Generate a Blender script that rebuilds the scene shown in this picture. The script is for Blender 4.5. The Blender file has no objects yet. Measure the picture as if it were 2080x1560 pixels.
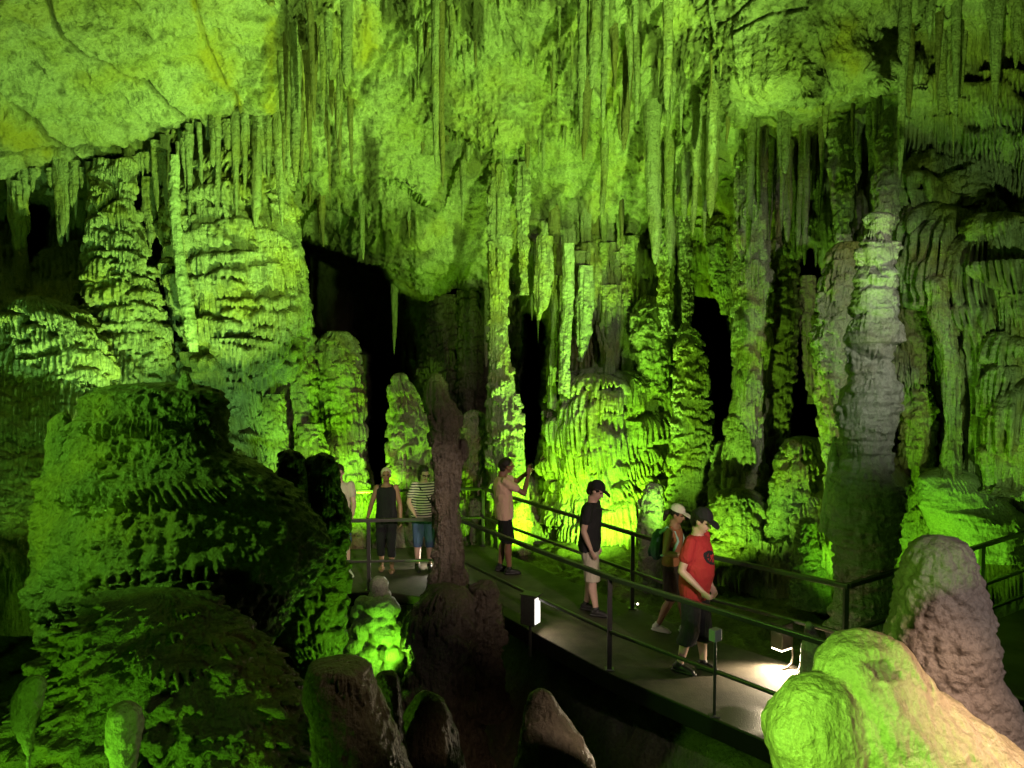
import bpy, math, random
import numpy as np
from mathutils import Vector, Matrix

scene = bpy.context.scene
COL = scene.collection
R = math.radians
CAMZ = 3.46
FPX = 1600.0
PITCH = R(2.8)
CP, SP = math.cos(PITCH), math.sin(PITCH)


def P(px, py, d):
    """point of the place seen at photo pixel (px, py) and standing d metres ahead"""
    a = (np.asarray(px, float) - 1040) / FPX
    b = (np.asarray(py, float) - 780) / FPX
    y = CP - b * SP
    z = -SP - b * CP
    t = d / y
    return np.stack([a * t, y * t, CAMZ + z * t], -1)


# ------------------------------------------------------------------ noise
def _hash(ix, iy, iz, seed):
    h = (ix.astype(np.uint32) * np.uint32(374761393) + iy.astype(np.uint32) * np.uint32(668265263)
         + iz.astype(np.uint32) * np.uint32(2246822519) + np.uint32((seed * 7919 + 13) * 1274126177 % 4294967296))
    h = (h ^ (h >> np.uint32(13))) * np.uint32(1274126177)
    h = (h ^ (h >> np.uint32(15))) * np.uint32(2246822519)
    return (h ^ (h >> np.uint32(16))).astype(np.float64) / 4294967295.0


def vnoise(p, seed=0):
    f = np.floor(p)
    i = f.astype(np.int64)
    t = p - f
    t = t * t * t * (t * (t * 6 - 15) + 10)
    x, y, z = i[..., 0], i[..., 1], i[..., 2]
    tx, ty, tz = t[..., 0], t[..., 1], t[..., 2]
    r = 0
    for dx in (0, 1):
        for dy in (0, 1):
            for dz in (0, 1):
                w = (tx if dx else 1 - tx) * (ty if dy else 1 - ty) * (tz if dz else 1 - tz)
                r = r + w * _hash(x + dx, y + dy, z + dz, seed)
    return r * 2 - 1


def fbm(p, oct=4, seed=0, gain=.5, ridged=False):
    r, a, s = 0, 1.0, 0
    p = np.asarray(p, float)
    for o in range(oct):
        n = vnoise(p, seed + o * 17)
        r = r + a * ((1 - 2 * np.abs(n)) if ridged else n)
        s += a
        a *= gain
        p = p * 2.03 + 7.7
    return r / s


def worley(p, seed=0):
    f = np.floor(p).astype(np.int64)
    best = np.full(p.shape[:-1], 9.0)
    sec = np.full(p.shape[:-1], 9.0)
    for dx in (-1, 0, 1):
        for dy in (-1, 0, 1):
            for dz in (-1, 0, 1):
                cx, cy, cz = f[..., 0] + dx, f[..., 1] + dy, f[..., 2] + dz
                q = np.stack([cx + _hash(cx, cy, cz, seed), cy + _hash(cx, cy, cz, seed + 1),
                              cz + _hash(cx, cy, cz, seed + 2)], -1)
                d = np.sqrt(((q - p) ** 2).sum(-1))
                sec = np.minimum(sec, np.maximum(best, d))
                best = np.minimum(best, d)
    return best, sec


def n1(u, seed=0):
    u = np.asarray(u, float)
    return vnoise(np.stack([u, u * 0 + .37, u * 0 + .71], -1), seed)


def sstep(a, b, x):
    t = np.clip((x - a) / (b - a), 0, 1)
    return t * t * (3 - 2 * t)


# ------------------------------------------------------------------ flowstone: overlapping shelves with toothed fringes
def stamp(D, U, V, u0, v0, w, L, p, rng, tooth=.07, circ=None, carry=.4, tl=1.0):
    du = U - u0
    if circ:
        du = (du + circ / 2) % circ - circ / 2
    ii = np.nonzero(np.abs(du) < w / 2)[0]
    jj = np.nonzero((V < v0) & (V > v0 - L * 1.25))[0]
    if len(ii) < 2 or len(jj) < 2:
        return
    a = du[ii] / (w / 2)
    sd = rng.randint(0, 9999)
    uu = du[ii] + 50
    ph = uu / tooth + 1.5 * n1(uu / tooth * .4, sd)
    t = .5 + .5 * np.sin(2 * math.pi * ph)
    amp = np.clip(.5 + .75 * n1(uu / tooth * .6, sd + 3), 0, 1)
    tt = t ** .8 * (.1 + .9 * amp)
    tilt = rng.uniform(-.4, .4) * tl
    e = np.sqrt(np.clip(1 - a * a, 0, 1))
    sag = .10 * n1(a * 1.7 + 9, sd + 5)
    bend = ((.42 + .18 * n1(a * 2.3 + 5, sd + 1)) + .62 * tt) * (e ** .5)
    b = (v0 - V[jj])[:, None] / L + 2.2 * sag[None, :] + tilt * a[None, :]
    b = b - .22 * (1 - e)[None, :]
    top = np.sqrt(np.clip(1 - (1 - np.clip(b / .38, 0, 1)) ** 2, 0, 1)) * (b > 0)
    fall = np.clip((bend[None, :] - b) / .05, 0, 1)
    fl = 1 - .5 * (1 - t)[None, :] * np.clip(b / .35, 0, 1)
    d = p * (e ** .6)[None, :] * top * fall * fl * (1 - .2 * np.clip(b, 0, 1))
    ix = np.ix_(jj, ii)
    sub = D[ix]
    cj = len(jj) // 2
    base = carry * float(np.median(sub[:, len(ii) // 2]))
    D[ix] = np.where(d > .004, np.maximum(sub, d + base * np.clip(d / (.3 * p), 0, 1)), sub)


def lobes(D, U, V, rng, n, w, L, p, u=None, v=None, tooth=(.05, .09), circ=None, carry=.4):
    u = u or (U.min(), U.max())
    v = v or (V.min(), V.max())
    pts = []
    for k in range(n):
        pts.append((v[0] + (v[1] - v[0]) * (k + rng.rand()) / n, u[0] + (u[1] - u[0]) * ((k * .618034 + .35 * rng.rand()) % 1)))
    for vv, uu in pts:
        ww = rng.uniform(*w)
        stamp(D, U, V, uu, vv, ww, rng.uniform(*L) * (.7 + .3 * ww / w[1]), rng.uniform(*p) * (.6 + .4 * ww / w[1]),
              rng, rng.uniform(*tooth), circ, carry)


# ------------------------------------------------------------------ mesh output
def mesh_obj(name, verts, faces, mat, parent=None, smooth=True, attrs=None):
    me = bpy.data.meshes.new(name)
    verts = np.asarray(verts, np.float32).reshape(-1, 3)
    faces = np.asarray(faces, np.int32)
    if faces.ndim == 2:
        nf, k = faces.shape
        me.vertices.add(len(verts))
        me.vertices.foreach_set('co', verts.ravel())
        me.loops.add(nf * k)
        me.loops.foreach_set('vertex_index', faces.ravel())
        me.polygons.add(nf)
        me.polygons.foreach_set('loop_start', np.arange(0, nf * k, k, dtype=np.int32))
        me.update(calc_edges=True)
    if attrs:
        for nm, arr in attrs.items():
            at = me.attributes.new(nm, 'FLOAT', 'POINT')
            at.data.foreach_set('value', np.asarray(arr, np.float32).ravel())
    me.polygons.foreach_set('use_smooth', np.full(len(me.polygons), smooth, dtype=bool))
    me.validate()
    o = bpy.data.objects.new(name, me)
    COL.objects.link(o)
    if mat:
        me.materials.append(mat)
    if parent:
        o.parent = parent
    return o


def grid_faces(nv, nu, wrap=False):
    j = np.arange(nv - 1)[:, None]
    i = np.arange(nu if wrap else nu - 1)[None, :]
    i2 = (i + 1) % nu
    a = j * nu + i
    b = j * nu + i2
    c = (j + 1) * nu + i2
    d = (j + 1) * nu + i
    return np.stack([a + 0 * b, b + 0 * a, c + 0 * a, d + 0 * a], -1).reshape(-1, 4)


def tag(o, label=None, cat=None, group=None, kind=None):
    if label:
        o['label'] = label
    if cat:
        o['category'] = cat
    if group:
        o['group'] = group
    if kind or label:
        o['kind'] = kind or 'thing'
    return o


def empty(name, loc, rz=0):
    o = bpy.data.objects.new(name, None)
    o.empty_display_size = .1
    COL.objects.link(o)
    o.location = loc
    o.rotation_euler.z = rz
    return o


# ------------------------------------------------------------------ materials
def mat_new(name):
    m = bpy.data.materials.new(name)
    m.use_nodes = True
    nt = m.node_tree
    return m, nt, nt.nodes['Principled BSDF'], nt.nodes.new, nt.links.new


def stone(name, c1, c2, c3, rough=.6, bump=.5, grain=38, streak=.5, stains=False, spec=.4, stri=.5):
    """c1 main, c2 warm patches, c3 dark streaks of minerals"""
    c1, c2, c3 = ([v * .55 for v in c] for c in (c1, c2, c3))
    m, nt, bs, N, L = mat_new(name)
    geo = N('ShaderNodeNewGeometry')
    mp = N('ShaderNodeMapping'); mp.inputs['Scale'].default_value = (1, 1, .22)
    L(geo.outputs['Position'], mp.inputs['Vector'])
    big = N('ShaderNodeTexNoise'); big.inputs['Scale'].default_value = 1.1; big.inputs['Detail'].default_value = 7
    big.inputs['Roughness'].default_value = .62
    L(geo.outputs['Position'], big.inputs['Vector'])
    st = N('ShaderNodeTexNoise'); st.inputs['Scale'].default_value = 4.5; st.inputs['Detail'].default_value = 6
    st.inputs['Roughness'].default_value = .6
    L(mp.outputs['Vector'], st.inputs['Vector'])
    fine = N('ShaderNodeTexNoise'); fine.inputs['Scale'].default_value = grain; fine.inputs['Detail'].default_value = 8
    fine.inputs['Roughness'].default_value = .68
    L(geo.outputs['Position'], fine.inputs['Vector'])
    r1 = N('ShaderNodeMapRange'); r1.inputs[1].default_value = .45; r1.inputs[2].default_value = .62
    L(big.outputs['Fac'], r1.inputs[0])
    mx = N('ShaderNodeMix'); mx.data_type = 'RGBA'
    mx.inputs[6].default_value = (*c1, 1); mx.inputs[7].default_value = (*c2, 1)
    L(r1.outputs[0], mx.inputs[0])
    r2 = N('ShaderNodeMapRange'); r2.inputs[1].default_value = .5; r2.inputs[2].default_value = .72
    r2.inputs[4].default_value = streak
    L(st.outputs['Fac'], r2.inputs[0])
    mx2 = N('ShaderNodeMix'); mx2.data_type = 'RGBA'
    L(r2.outputs[0], mx2.inputs[0]); L(mx.outputs[2], mx2.inputs[6]); mx2.inputs[7].default_value = (*c3, 1)
    r3 = N('ShaderNodeMapRange'); r3.inputs[1].default_value = .32; r3.inputs[2].default_value = .62
    r3.inputs[3].default_value = .62; r3.inputs[4].default_value = 1.08
    L(fine.outputs['Fac'], r3.inputs[0])
    mx3 = N('ShaderNodeMix'); mx3.data_type = 'RGBA'; mx3.blend_type = 'MULTIPLY'; mx3.inputs[0].default_value = 1
    L(mx2.outputs[2], mx3.inputs[6]); L(r3.outputs[0], mx3.inputs[7])
    out = mx3.outputs[2]
    if stains:  # second tint holds mineral stains and the chamber's painted shade
        for nm, colr in (('ochre', (.25, .185, .03)), ('mineral_shade', (.035, .027, .015))):
            at = N('ShaderNodeAttribute'); at.attribute_name = nm
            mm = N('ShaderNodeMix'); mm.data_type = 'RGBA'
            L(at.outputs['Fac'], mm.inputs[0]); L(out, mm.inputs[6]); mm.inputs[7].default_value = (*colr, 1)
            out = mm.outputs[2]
    L(out, bs.inputs['Base Color'])
    rr = N('ShaderNodeMapRange'); rr.inputs[1].default_value = .3; rr.inputs[2].default_value = .7
    rr.inputs[3].default_value = rough - .18; rr.inputs[4].default_value = min(1, rough + .2)
    L(st.outputs['Fac'], rr.inputs[0]); L(rr.outputs[0], bs.inputs['Roughness'])
    bs.inputs['Specular IOR Level'].default_value = spec
    b = N('ShaderNodeBump'); b.inputs['Strength'].default_value = bump; b.inputs['Distance'].default_value = .03
    L(fine.outputs['Fac'], b.inputs['Height'])
    med = N('ShaderNodeTexNoise'); med.inputs['Scale'].default_value = grain * .25; med.inputs['Detail'].default_value = 5
    L(geo.outputs['Position'], med.inputs['Vector'])
    b2 = N('ShaderNodeBump'); b2.inputs['Strength'].default_value = bump; b2.inputs['Distance'].default_value = .06
    L(med.outputs['Fac'], b2.inputs['Height']); L(b.outputs[0], b2.inputs['Normal'])
    mp2 = N('ShaderNodeMapping'); mp2.inputs['Scale'].default_value = (1, 1, .09)
    L(geo.outputs['Position'], mp2.inputs['Vector'])
    sr = N('ShaderNodeTexNoise'); sr.inputs['Scale'].default_value = grain * .8; sr.inputs['Detail'].default_value = 3
    L(mp2.outputs['Vector'], sr.inputs['Vector'])
    b3 = N('ShaderNodeBump'); b3.inputs['Strength'].default_value = stri; b3.inputs['Distance'].default_value = .04
    L(sr.outputs['Fac'], b3.inputs['Height']); L(b2.outputs[0], b3.inputs['Normal'])
    L(b3.outputs[0], bs.inputs['Normal'])
    return m


def plain(name, c, rough=.6, metal=0, bump=0, scale=60, var=.25, emit=None, estr=0, folds=0):
    m, nt, bs, N, L = mat_new(name)
    tc = N('ShaderNodeTexCoord')
    nz = N('ShaderNodeTexNoise'); nz.inputs['Scale'].default_value = scale; nz.inputs['Detail'].default_value = 5
    L(tc.outputs['Object'], nz.inputs['Vector'])
    mx = N('ShaderNodeMix'); mx.data_type = 'RGBA'
    mx.inputs[6].default_value = (*[x * (1 - var) for x in c], 1)
    mx.inputs[7].default_value = (*[min(1, x * (1 + var)) for x in c], 1)
    L(nz.outputs['Fac'], mx.inputs[0]); L(mx.outputs[2], bs.inputs['Base Color'])
    bs.inputs['Roughness'].default_value = rough
    bs.inputs['Metallic'].default_value = metal
    if bump:
        b = N('ShaderNodeBump'); b.inputs['Strength'].default_value = bump; b.inputs['Distance'].default_value = .01
        L(nz.outputs['Fac'], b.inputs['Height']); L(b.outputs[0], bs.inputs['Normal'])
        if folds:
            mp = N('ShaderNodeMapping'); mp.inputs['Scale'].default_value = (1, 1, .45); mp.inputs['Rotation'].default_value = (.3, .5, 0)
            L(tc.outputs['Object'], mp.inputs['Vector'])
            fz = N('ShaderNodeTexNoise'); fz.inputs['Scale'].default_value = 9; fz.inputs['Detail'].default_value = 3; fz.inputs['Distortion'].default_value = 1.2
            L(mp.outputs['Vector'], fz.inputs['Vector'])
            b2 = N('ShaderNodeBump'); b2.inputs['Strength'].default_value = folds; b2.inputs['Distance'].default_value = .05
            L(fz.outputs['Fac'], b2.inputs['Height']); L(b.outputs[0], b2.inputs['Normal']); L(b2.outputs[0], bs.inputs['Normal'])
    if emit:
        bs.inputs['Emission Color'].default_value = (*emit, 1)
        bs.inputs['Emission Strength'].default_value = estr
    return m


M = {}
M['rock'] = stone('ceiling limestone', (.50, .46, .33), (.44, .40, .17), (.085, .07, .035), .75, 1.0, 26, .85, True, stri=.3)
M['wall'] = stone('wall flowstone', (.50, .46, .34), (.46, .38, .13), (.12, .10, .06), .6, .7, 30, .55, True, stri=.8)
M['flow'] = stone('flowstone', (.52, .48, .36), (.50, .42, .14), (.10, .08, .04), .48, .65, 34, .7, stri=1.0)
M['pale'] = stone('pale flowstone', (.60, .58, .46), (.55, .52, .3), (.26, .23, .13), .5, .5, 40, .4, stri=.4)
M['tite'] = stone('stalactite stone', (.48, .45, .33), (.42, .36, .17), (.11, .085, .04), .6, .8, 40, .75, stri=.6)
M['titebrown'] = stone('brown stalactite stone', (.26, .20, .11), (.30, .22, .09), (.10, .07, .04), .6, .6, 40, .6, stri=.6)
M['grey'] = stone('grey wet stalagmite', (.40, .39, .34), (.34, .31, .24), (.14, .13, .11), .36, .6, 40, .6, stri=.5, spec=.55)
M['dark'] = stone('dark earthy stone', (.13, .10, .07), (.17, .13, .085), (.055, .045, .033), .45, .7, 36, .6, stri=.7)
M['pink'] = stone('pinkish stone', (.36, .28, .23), (.40, .32, .25), (.20, .16, .14), .55, .35, 60, .4, stri=.1)
M['brown'] = stone('brown stump stone', (.36, .29, .18), (.30, .24, .14), (.13, .10, .07), .32, .5, 50, .5, stri=.4, spec=.6)
M['cream'] = stone('cream smooth stalagmite', (.66, .57, .38), (.62, .50, .30), (.34, .27, .14), .36, .4, 60, .5, True, stri=.25, spec=.6)
M['moss'] = stone('rough damp stone', (.24, .25, .15), (.36, .31, .08), (.09, .09, .055), .38, 1.0, 30, .7, stri=.3, spec=.55)
M['floor'] = stone('cave floor', (.22, .20, .13), (.26, .22, .1), (.09, .08, .05), .7, .8, 22, .3, stri=0)
# ------------------------------------------------------------------ the cave shell
CTRL = [(-300, -260, 8.0), (0, 0, 9.6), (300, 0, 10.1), (560, 0, 10.6), (0, 200, 11.6), (300, 200, 12.1), (550, 200, 12.5), (-300, 350, 11.5), (0, 350, 13.0), (200, 355, 13.5), (350, 320, 13.9), (550, 255, 13.4), (-300, 700, 9), (-300, 1100, 8), (0, 420, 13.9), (60, 480, 14.2), (200, 470, 14.6), (340, 480, 15.0), (0, 560, 13.2), (150, 600, 13.2), (300, 620, 14.0), (0, 750, 11.8), (150, 750, 12.0), (300, 750, 13.0), (0, 900, 10.6), (150, 900, 11.0), (300, 900, 12.0), (0, 1100, 8.6), (120, 1100, 9.0), (450, 400, 14.6), (450, 600, 14.8), (450, 800, 14.5), (450, 1000, 13.5), (600, 1000, 14.6), (580, 600, 15.2), (700, 0, 10.6), (900, 0, 10.6), (1100, 0, 10.6), (1300, 0, 10.6), (1420, 0, 10.4), (700, 150, 12.3), (900, 150, 12.4), (1100, 150, 12.4), (1300, 150, 12.3), (620, 330, 14.2), (700, 300, 13.7), (900, 290, 13.7), (1020, 270, 13.3), (1140, 270, 13.5), (1300, 300, 14.0), (1000, 330, 14.6), (620, 430, 15.2), (700, 440, 15.3), (760, 500, 16.0), (850, 550, 16.6), (950, 550, 16.6), (1000, 450, 15.6), (1150, 440, 15.5), (1300, 480, 15.6), (1150, 600, 15.4), (1300, 600, 15.4), (1200, 800, 15.7), (1200, 1000, 15.8), (1050, 1000, 15.6), (900, 1000, 15.2), (750, 1000, 14.8), (1350, 1000, 15.4), (1150, 1090, 15.4), (900, 1130, 14.9), (1400, 900, 15.0), (750, 700, 22), (850, 750, 21.5), (950, 700, 21), (930, 850, 20.5), (700, 600, 22), (1400, 200, 12.4), (1400, 350, 14.2), (1400, 480, 15.4), (1420, 650, 15.8), (1480, 0, 9.8), (1650, 0, 9.0), (1800, -40, 8.9), (1650, 120, 9.4), (1560, 180, 10.2), (1650, 210, 10.0), (1800, 170, 9.7), (1500, 210, 11.4), (1560, 260, 12.4), (1680, 250, 12.2), (1780, 230, 11.8), (1600, 360, 12.9), (1700, 400, 12.6), (1600, 520, 13.0), (1700, 560, 12.6), (1600, 720, 13.4), (1500, 720, 13.7), (1650, 850, 15.5), (1500, 900, 14.2), (1550, 1000, 12.6), (1450, 1020, 13.8), (1650, 1000, 11.6), (1550, 1100, 11.8), (1700, 1100, 10.6), (1760, 500, 11.4), (1760, 800, 10.8), (1780, 1000, 9.9), (1850, 100, 10.6), (1850, 260, 11.4), (1850, 400, 11.9), (1960, 60, 10.2), (2080, 0, 9.6), (2080, 300, 10.4), (1950, 280, 11.2), (1930, 400, 11.8), (1900, 600, 12.2), (2000, 600, 11.8), (2080, 600, 11.2), (1850, 600, 12.2), (1850, 900, 12.2), (1950, 900, 11.9), (2080, 900, 11.2), (1850, 1080, 12.0), (2000, 1060, 11.6), (2080, 1100, 11.2), (2400, 0, 8.0), (2400, 600, 8.5), (2400, 1100, 8.8), (1800, -260, 7.8), (1000, -260, 8.8), (2400, -260, 7.0)]


def rbf(px, py):
    c = np.array(CTRL, float)
    X = c[:, :2] / 1000
    n = len(c)
    r = np.sqrt(((X[:, None] - X[None]) ** 2).sum(-1))
    A = np.zeros((n + 1, n + 1))
    A[:n, :n] = -r - np.eye(n) * .012
    A[:n, n] = A[n, :n] = 1
    w = np.linalg.solve(A, np.append(c[:, 2], 0))
    out = np.full(px.shape, w[n])
    for k in range(n):
        out -= w[k] * np.sqrt((px / 1000 - X[k, 0]) ** 2 + (py / 1000 - X[k, 1]) ** 2)
    return out


def poly_sd(px, py, poly):
    """signed distance in pixels, negative inside"""
    d = np.full(px.shape, 1e9)
    ins = np.zeros(px.shape, bool)
    n = len(poly)
    for k in range(n):
        x0, y0 = poly[k]
        x1, y1 = poly[(k + 1) % n]
        ex, ey = x1 - x0, y1 - y0
        t = np.clip(((px - x0) * ex + (py - y0) * ey) / (ex * ex + ey * ey + 1e-9), 0, 1)
        d = np.minimum(d, (px - x0 - t * ex) ** 2 + (py - y0 - t * ey) ** 2)
        if y0 != y1:
            c = ((y0 > py) != (y1 > py)) & (px < (x1 - x0) * (py - y0) / (y1 - y0) + x0)
            ins ^= c
    d = np.sqrt(d)
    return np.where(ins, -d, d)


def line_d(px, py, pts):
    d = np.full(px.shape, 1e9)
    for (x0, y0), (x1, y1) in zip(pts, pts[1:]):
        ex, ey = x1 - x0, y1 - y0
        t = np.clip(((px - x0) * ex + (py - y0) * ey) / (ex * ex + ey * ey + 1e-9), 0, 1)
        d = np.minimum(d, np.sqrt((px - x0 - t * ex) ** 2 + (py - y0 - t * ey) ** 2))
    return d


gx = np.concatenate([np.arange(-300, -30, 14.), np.arange(-30, 2110, 2.5), np.arange(2110, 2420, 14.)])
gy = np.concatenate([np.arange(-260, -16, 12.), np.arange(-16, 1160, 2.5), np.arange(1160, 1300, 12.)])
PX, PY = np.meshgrid(gx, gy)
SD = rbf(PX, PY)
wob = 14 * fbm(np.stack([PX / 60, PY / 90, PX * 0], -1), 4, 5) + 5 * fbm(np.stack([PX / 9, PY / 40, PX * 0 + 3], -1), 2, 8)

# openings into the dark chambers behind
HOLES = [([(604, 478), (700, 512), (780, 545), (806, 590), (870, 612), (930, 570), (990, 590), (988, 930), (940, 900), (800, 930), (770, 1010), (748, 940), (745, 720), (690, 690), (640, 690), (622, 640)], 7.0, 9),
         ([(1068, 640), (1108, 650), (1104, 760), (1092, 900), (1085, 950), (1066, 940), (1058, 760)], 6.0, 8),
         ([(1395, 600), (1470, 610), (1490, 700), (1490, 900), (1450, 905), (1440, 760), (1400, 690)], 5.0, 10),
         ([(1600, 560), (1650, 500), (1680, 560), (1640, 760), (1680, 880), (1690, 930), (1610, 960), (1590, 900), (1620, 700)], 3.5, 12),
         ([(242, 405), (288, 405), (292, 480), (275, 560), (250, 540), (240, 470)], 4.5, 8),
         ([(40, 410), (100, 420), (100, 500), (60, 540), (30, 470)], 3.5, 10),
         ([(300, 700), (318, 690), (325, 770), (308, 790)], 3.0, 6),
         ([(1540, 1010), (1600, 1000), (1600, 1090), (1555, 1090)], 2.0, 8)]
SDbase = SD.copy()
for poly, depth, soft in HOLES:
    s = poly_sd(PX, PY, poly) + wob * .6
    f = 1 - sstep(-soft * 1.6, soft * .5, s)
    if depth > 6.5:
        SD = np.where(f > 0, SD * (1 - f) + f * (21.0 + 11 * (1 - sstep(780, 850, PX + wob * 2))), SD)
    else:
        SD = SD + f * depth

# lip of the hanging belly, and the rounded bulge edge on the right
lip = [(880, 258), (930, 282), (1000, 288), (1060, 276), (1140, 256), (1210, 250)]
for pts, h in ((lip, .55), ([(1470, 250), (1540, 232), (1640, 208), (1720, 200), (1790, 182), (1815, 140), (1860, 60), (1890, -20)], .5), ([(0, 372), (120, 378), (230, 380), (345, 340)], .35),
               ([(345, 268), (420, 262), (560, 266)], .22), ([(600, 330), (690, 350), (800, 372), (880, 420)], .5)):
    pts = np.array(pts, float)
    yl = np.interp(PX, pts[:, 0], pts[:, 1]) + wob * .35
    inx = sstep(pts[0, 0] - 40, pts[0, 0] + 20, PX) * (1 - sstep(pts[-1, 0] - 20, pts[-1, 0] + 40, PX))
    above = yl - PY
    SD = SD - h * inx * sstep(0, 5, above) * np.exp(-np.clip(above, 0, 999) / 110)

base = P(PX, PY, SD)
gu = np.gradient(base, axis=1)
gv = np.gradient(base, axis=0)
nrm = np.cross(gu, gv)
nrm /= np.linalg.norm(nrm, axis=-1, keepdims=True) + 1e-9
cam = np.array([0, 0, CAMZ])
flip = ((cam - base) * nrm).sum(-1) < 0
nrm[flip] *= -1
hz = cam - base
hz[..., 2] = 0
hz /= np.linalg.norm(hz, axis=-1, keepdims=True)

# where the smooth slab is, where the wall starts
CB = np.array([(-400, 372), (340, 372), (430, 268), (575, 262), (600, 478), (800, 545), (880, 612), (990, 575), (1060, 440), (1180, 470), (1350, 520), (1470, 260), (1540, 235), (1640, 210),
               (1720, 202), (1790, 184), (1815, 140), (1860, 60), (1890, -20), (1960, -300)], float)
cbl = np.interp(PX, CB[:, 0], CB[:, 1])
is_ceil = (PY < cbl)
slab = (1 - sstep(555, 590, PX + wob)) * (1 - sstep(-6, 10, PY - np.interp(PX, [-300, 220, 345, 420, 560], [372, 376, 300, 262, 262])))
slabR = sstep(1470, 1510, PX + wob) * (1 - sstep(-6, 8, PY - np.interp(PX, [1470, 1540, 1640, 1720, 1790, 1815, 1860, 1890], [250, 232, 208, 200, 182, 140, 60, -20]) - wob * .35)) * (PX < 1895)
rough_c = np.clip(is_ceil * 1. - slab - slabR, 0, 1)
# patches of bare rough rock between the stalactites
BARE = [(1010, 175, 120, 85), (800, 235, 70, 70), (1120, 345, 190, 62), (1255, 440, 100, 60), (870, 545, 110, 55), (700, 420, 70, 40), (1080, 40, 60, 50), (770, 90, 50, 60), (1400, 480, 40, 90), (960, 400, 80, 60), (1380, 40, 60, 40)]


def bare_at(x, y):
    m = 0
    for cx_, cy_, rx_, ry_ in BARE:
        m = np.maximum(m, 1 - sstep(.75, 1.15, np.sqrt(((x - cx_) / rx_) ** 2 + ((y - cy_) / ry_) ** 2)))
    return m


bare = bare_at(PX + wob * 2, PY + wob * 2)
wallm = 1 - is_ceil

disp = np.zeros(PX.shape)
b3 = base
disp += (.12 * fbm(b3 * .9, 4, 11) + .04 * fbm(b3 * 4.2, 4, 12)) * (1 - .5 * wallm)
# smooth slabs: shallow scales and cracks
sl = np.clip(slab + slabR, 0, 1)
disp += sl * (.17 * fbm(b3 * 1.3, 4, 27, .5) + .09 * np.abs(fbm(b3 * np.array([5, 5, 3]), 3, 28, .6)) + .02 * fbm(b3 * 26, 2, 29, .6) + .035 * fbm(b3 * np.array([3, 3, 3]), 3, 21, .5, True) - .045 * np.clip(fbm(b3 * 2.2, 4, 22, .55, True) - .35, 0, 1) * 2 + .03 * fbm(b3 * 11, 4, 25, .6))
st = np.stack([PX / 26, PY / 150, PX * 0], -1)
st2 = np.stack([PX / 9, PY / 70, PX * 0 + 2], -1)
flut = fbm(st, 3, 31, .55) * .17 + fbm(st2, 3, 33, .6) * .085
disp += rough_c * (1 - .85 * bare) * flut * (.35 + .8 * sstep(-.3, .3, fbm(np.stack([PX / 150, PY / 260, PX * 0], -1), 3, 45))) + rough_c * (.16 * fbm(b3 * 2.6, 4, 41, .6) + .07 * fbm(b3 * 9, 3, 42, .6, True) + .03 * fbm(b3 * 22, 2, 43))
crk = [([(95, -10), (110, 40), (135, 85), (180, 120), (215, 132), (255, 160), (300, 172), (345, 215), (385, 240), (412, 262)], 6, .16),
       ([(0, 185), (28, 205), (65, 232), (95, 270), (140, 300), (165, 325), (230, 360)], 6, .15),
       ([(0, 300), (80, 300), (170, 300), (250, 292), (275, 285), (345, 290), (372, 330)], 5, .12),
       ([(160, 45), (230, 50), (290, 65), (335, 85)], 4, .06), ([(395, -10), (412, 60), (425, 110), (450, 150), (478, 200), (484, 250)], 5, .05),
       ([(340, 225), (372, 235), (410, 262)], 3, .08), ([(185, 210), (240, 190), (285, 235)], 3, .06), ([(90, 140), (60, 200), (30, 200)], 3, .04),
       ([(1500, 60), (1560, 30), (1640, 20)], 4, .06), ([(1660, 60), (1680, 120), (1690, 180)], 4, .05), ([(1420, 70), (1480, 40), (1540, -10)], 4, .06)]
crack = np.zeros(PX.shape)
for pts, w_, dp in crk:
    dd = line_d(PX + wob * .25, PY + wob * .25, pts)
    crack = np.maximum(crack, np.exp(-(dd / (w_ * .62)) ** 2) * dp * 1.15)
    # the rock above each crack overhangs a little
disp -= crack

# flowstone shelves on the walls
rng = np.random.RandomState(7)
U = gx * .0085
V = -gy * .0085
LD = np.zeros(PX.shape)
LDf = LD[::-1]
Vf = V[::-1]


def wl(x0, x1, y0, y1, n, w, L, p, tooth=(.05, .09), carry=.4):
    lobes(LDf, U, Vf, rng, n, (w[0] * .0085, w[1] * .0085), (L[0] * .0085, L[1] * .0085), p, (x0 * .0085, x1 * .0085), (-y1 * .0085, -y0 * .0085), tooth, None, carry)


wl(-20, 340, 400, 480, 26, (20, 60), (60, 150), (.1, .3))
wl(-20, 340, 480, 920, 190, (60, 190), (38, 95), (.16, .42), (.07, .11))
wl(-20, 330, 520, 920, 260, (30, 90), (25, 60), (.08, .24), (.06, .1))
wl(340, 620, 300, 1000, 60, (40, 140), (40, 100), (.1, .25))
wl(600, 1000, 900, 1140, 70, (30, 110), (30, 80), (.1, .25))
wl(640, 1000, 560, 900, 60, (30, 90), (60, 220), (.1, .4))
wl(1060, 1420, 480, 760, 190, (20, 70), (50, 190), (.1, .35), (.06, .12))
wl(1060, 1420, 740, 1120, 110, (40, 140), (35, 100), (.1, .28))
wl(1340, 1720, 440, 1140, 330, (30, 90), (35, 110), (.1, .28))
wl(1490, 1840, 210, 480, 120, (12, 40), (80, 240), (.08, .3), (.06, .14))
wl(1820, 2110, -20, 240, 60, (24, 70), (100, 260), (.1, .3), (.06, .12))
wl(1820, 2110, 160, 720, 70, (80, 230), (80, 180), (.3, .7), (.05, .08))
wl(1820, 2110, 160, 1100, 150, (30, 110), (40, 120), (.1, .28), (.05, .08))
wl(1820, 2110, 560, 1120, 90, (50, 170), (60, 180), (.14, .36), (.045, .08))
wl(-20, 120, 880, 1160, 40, (30, 90), (30, 90), (.08, .25))
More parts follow.
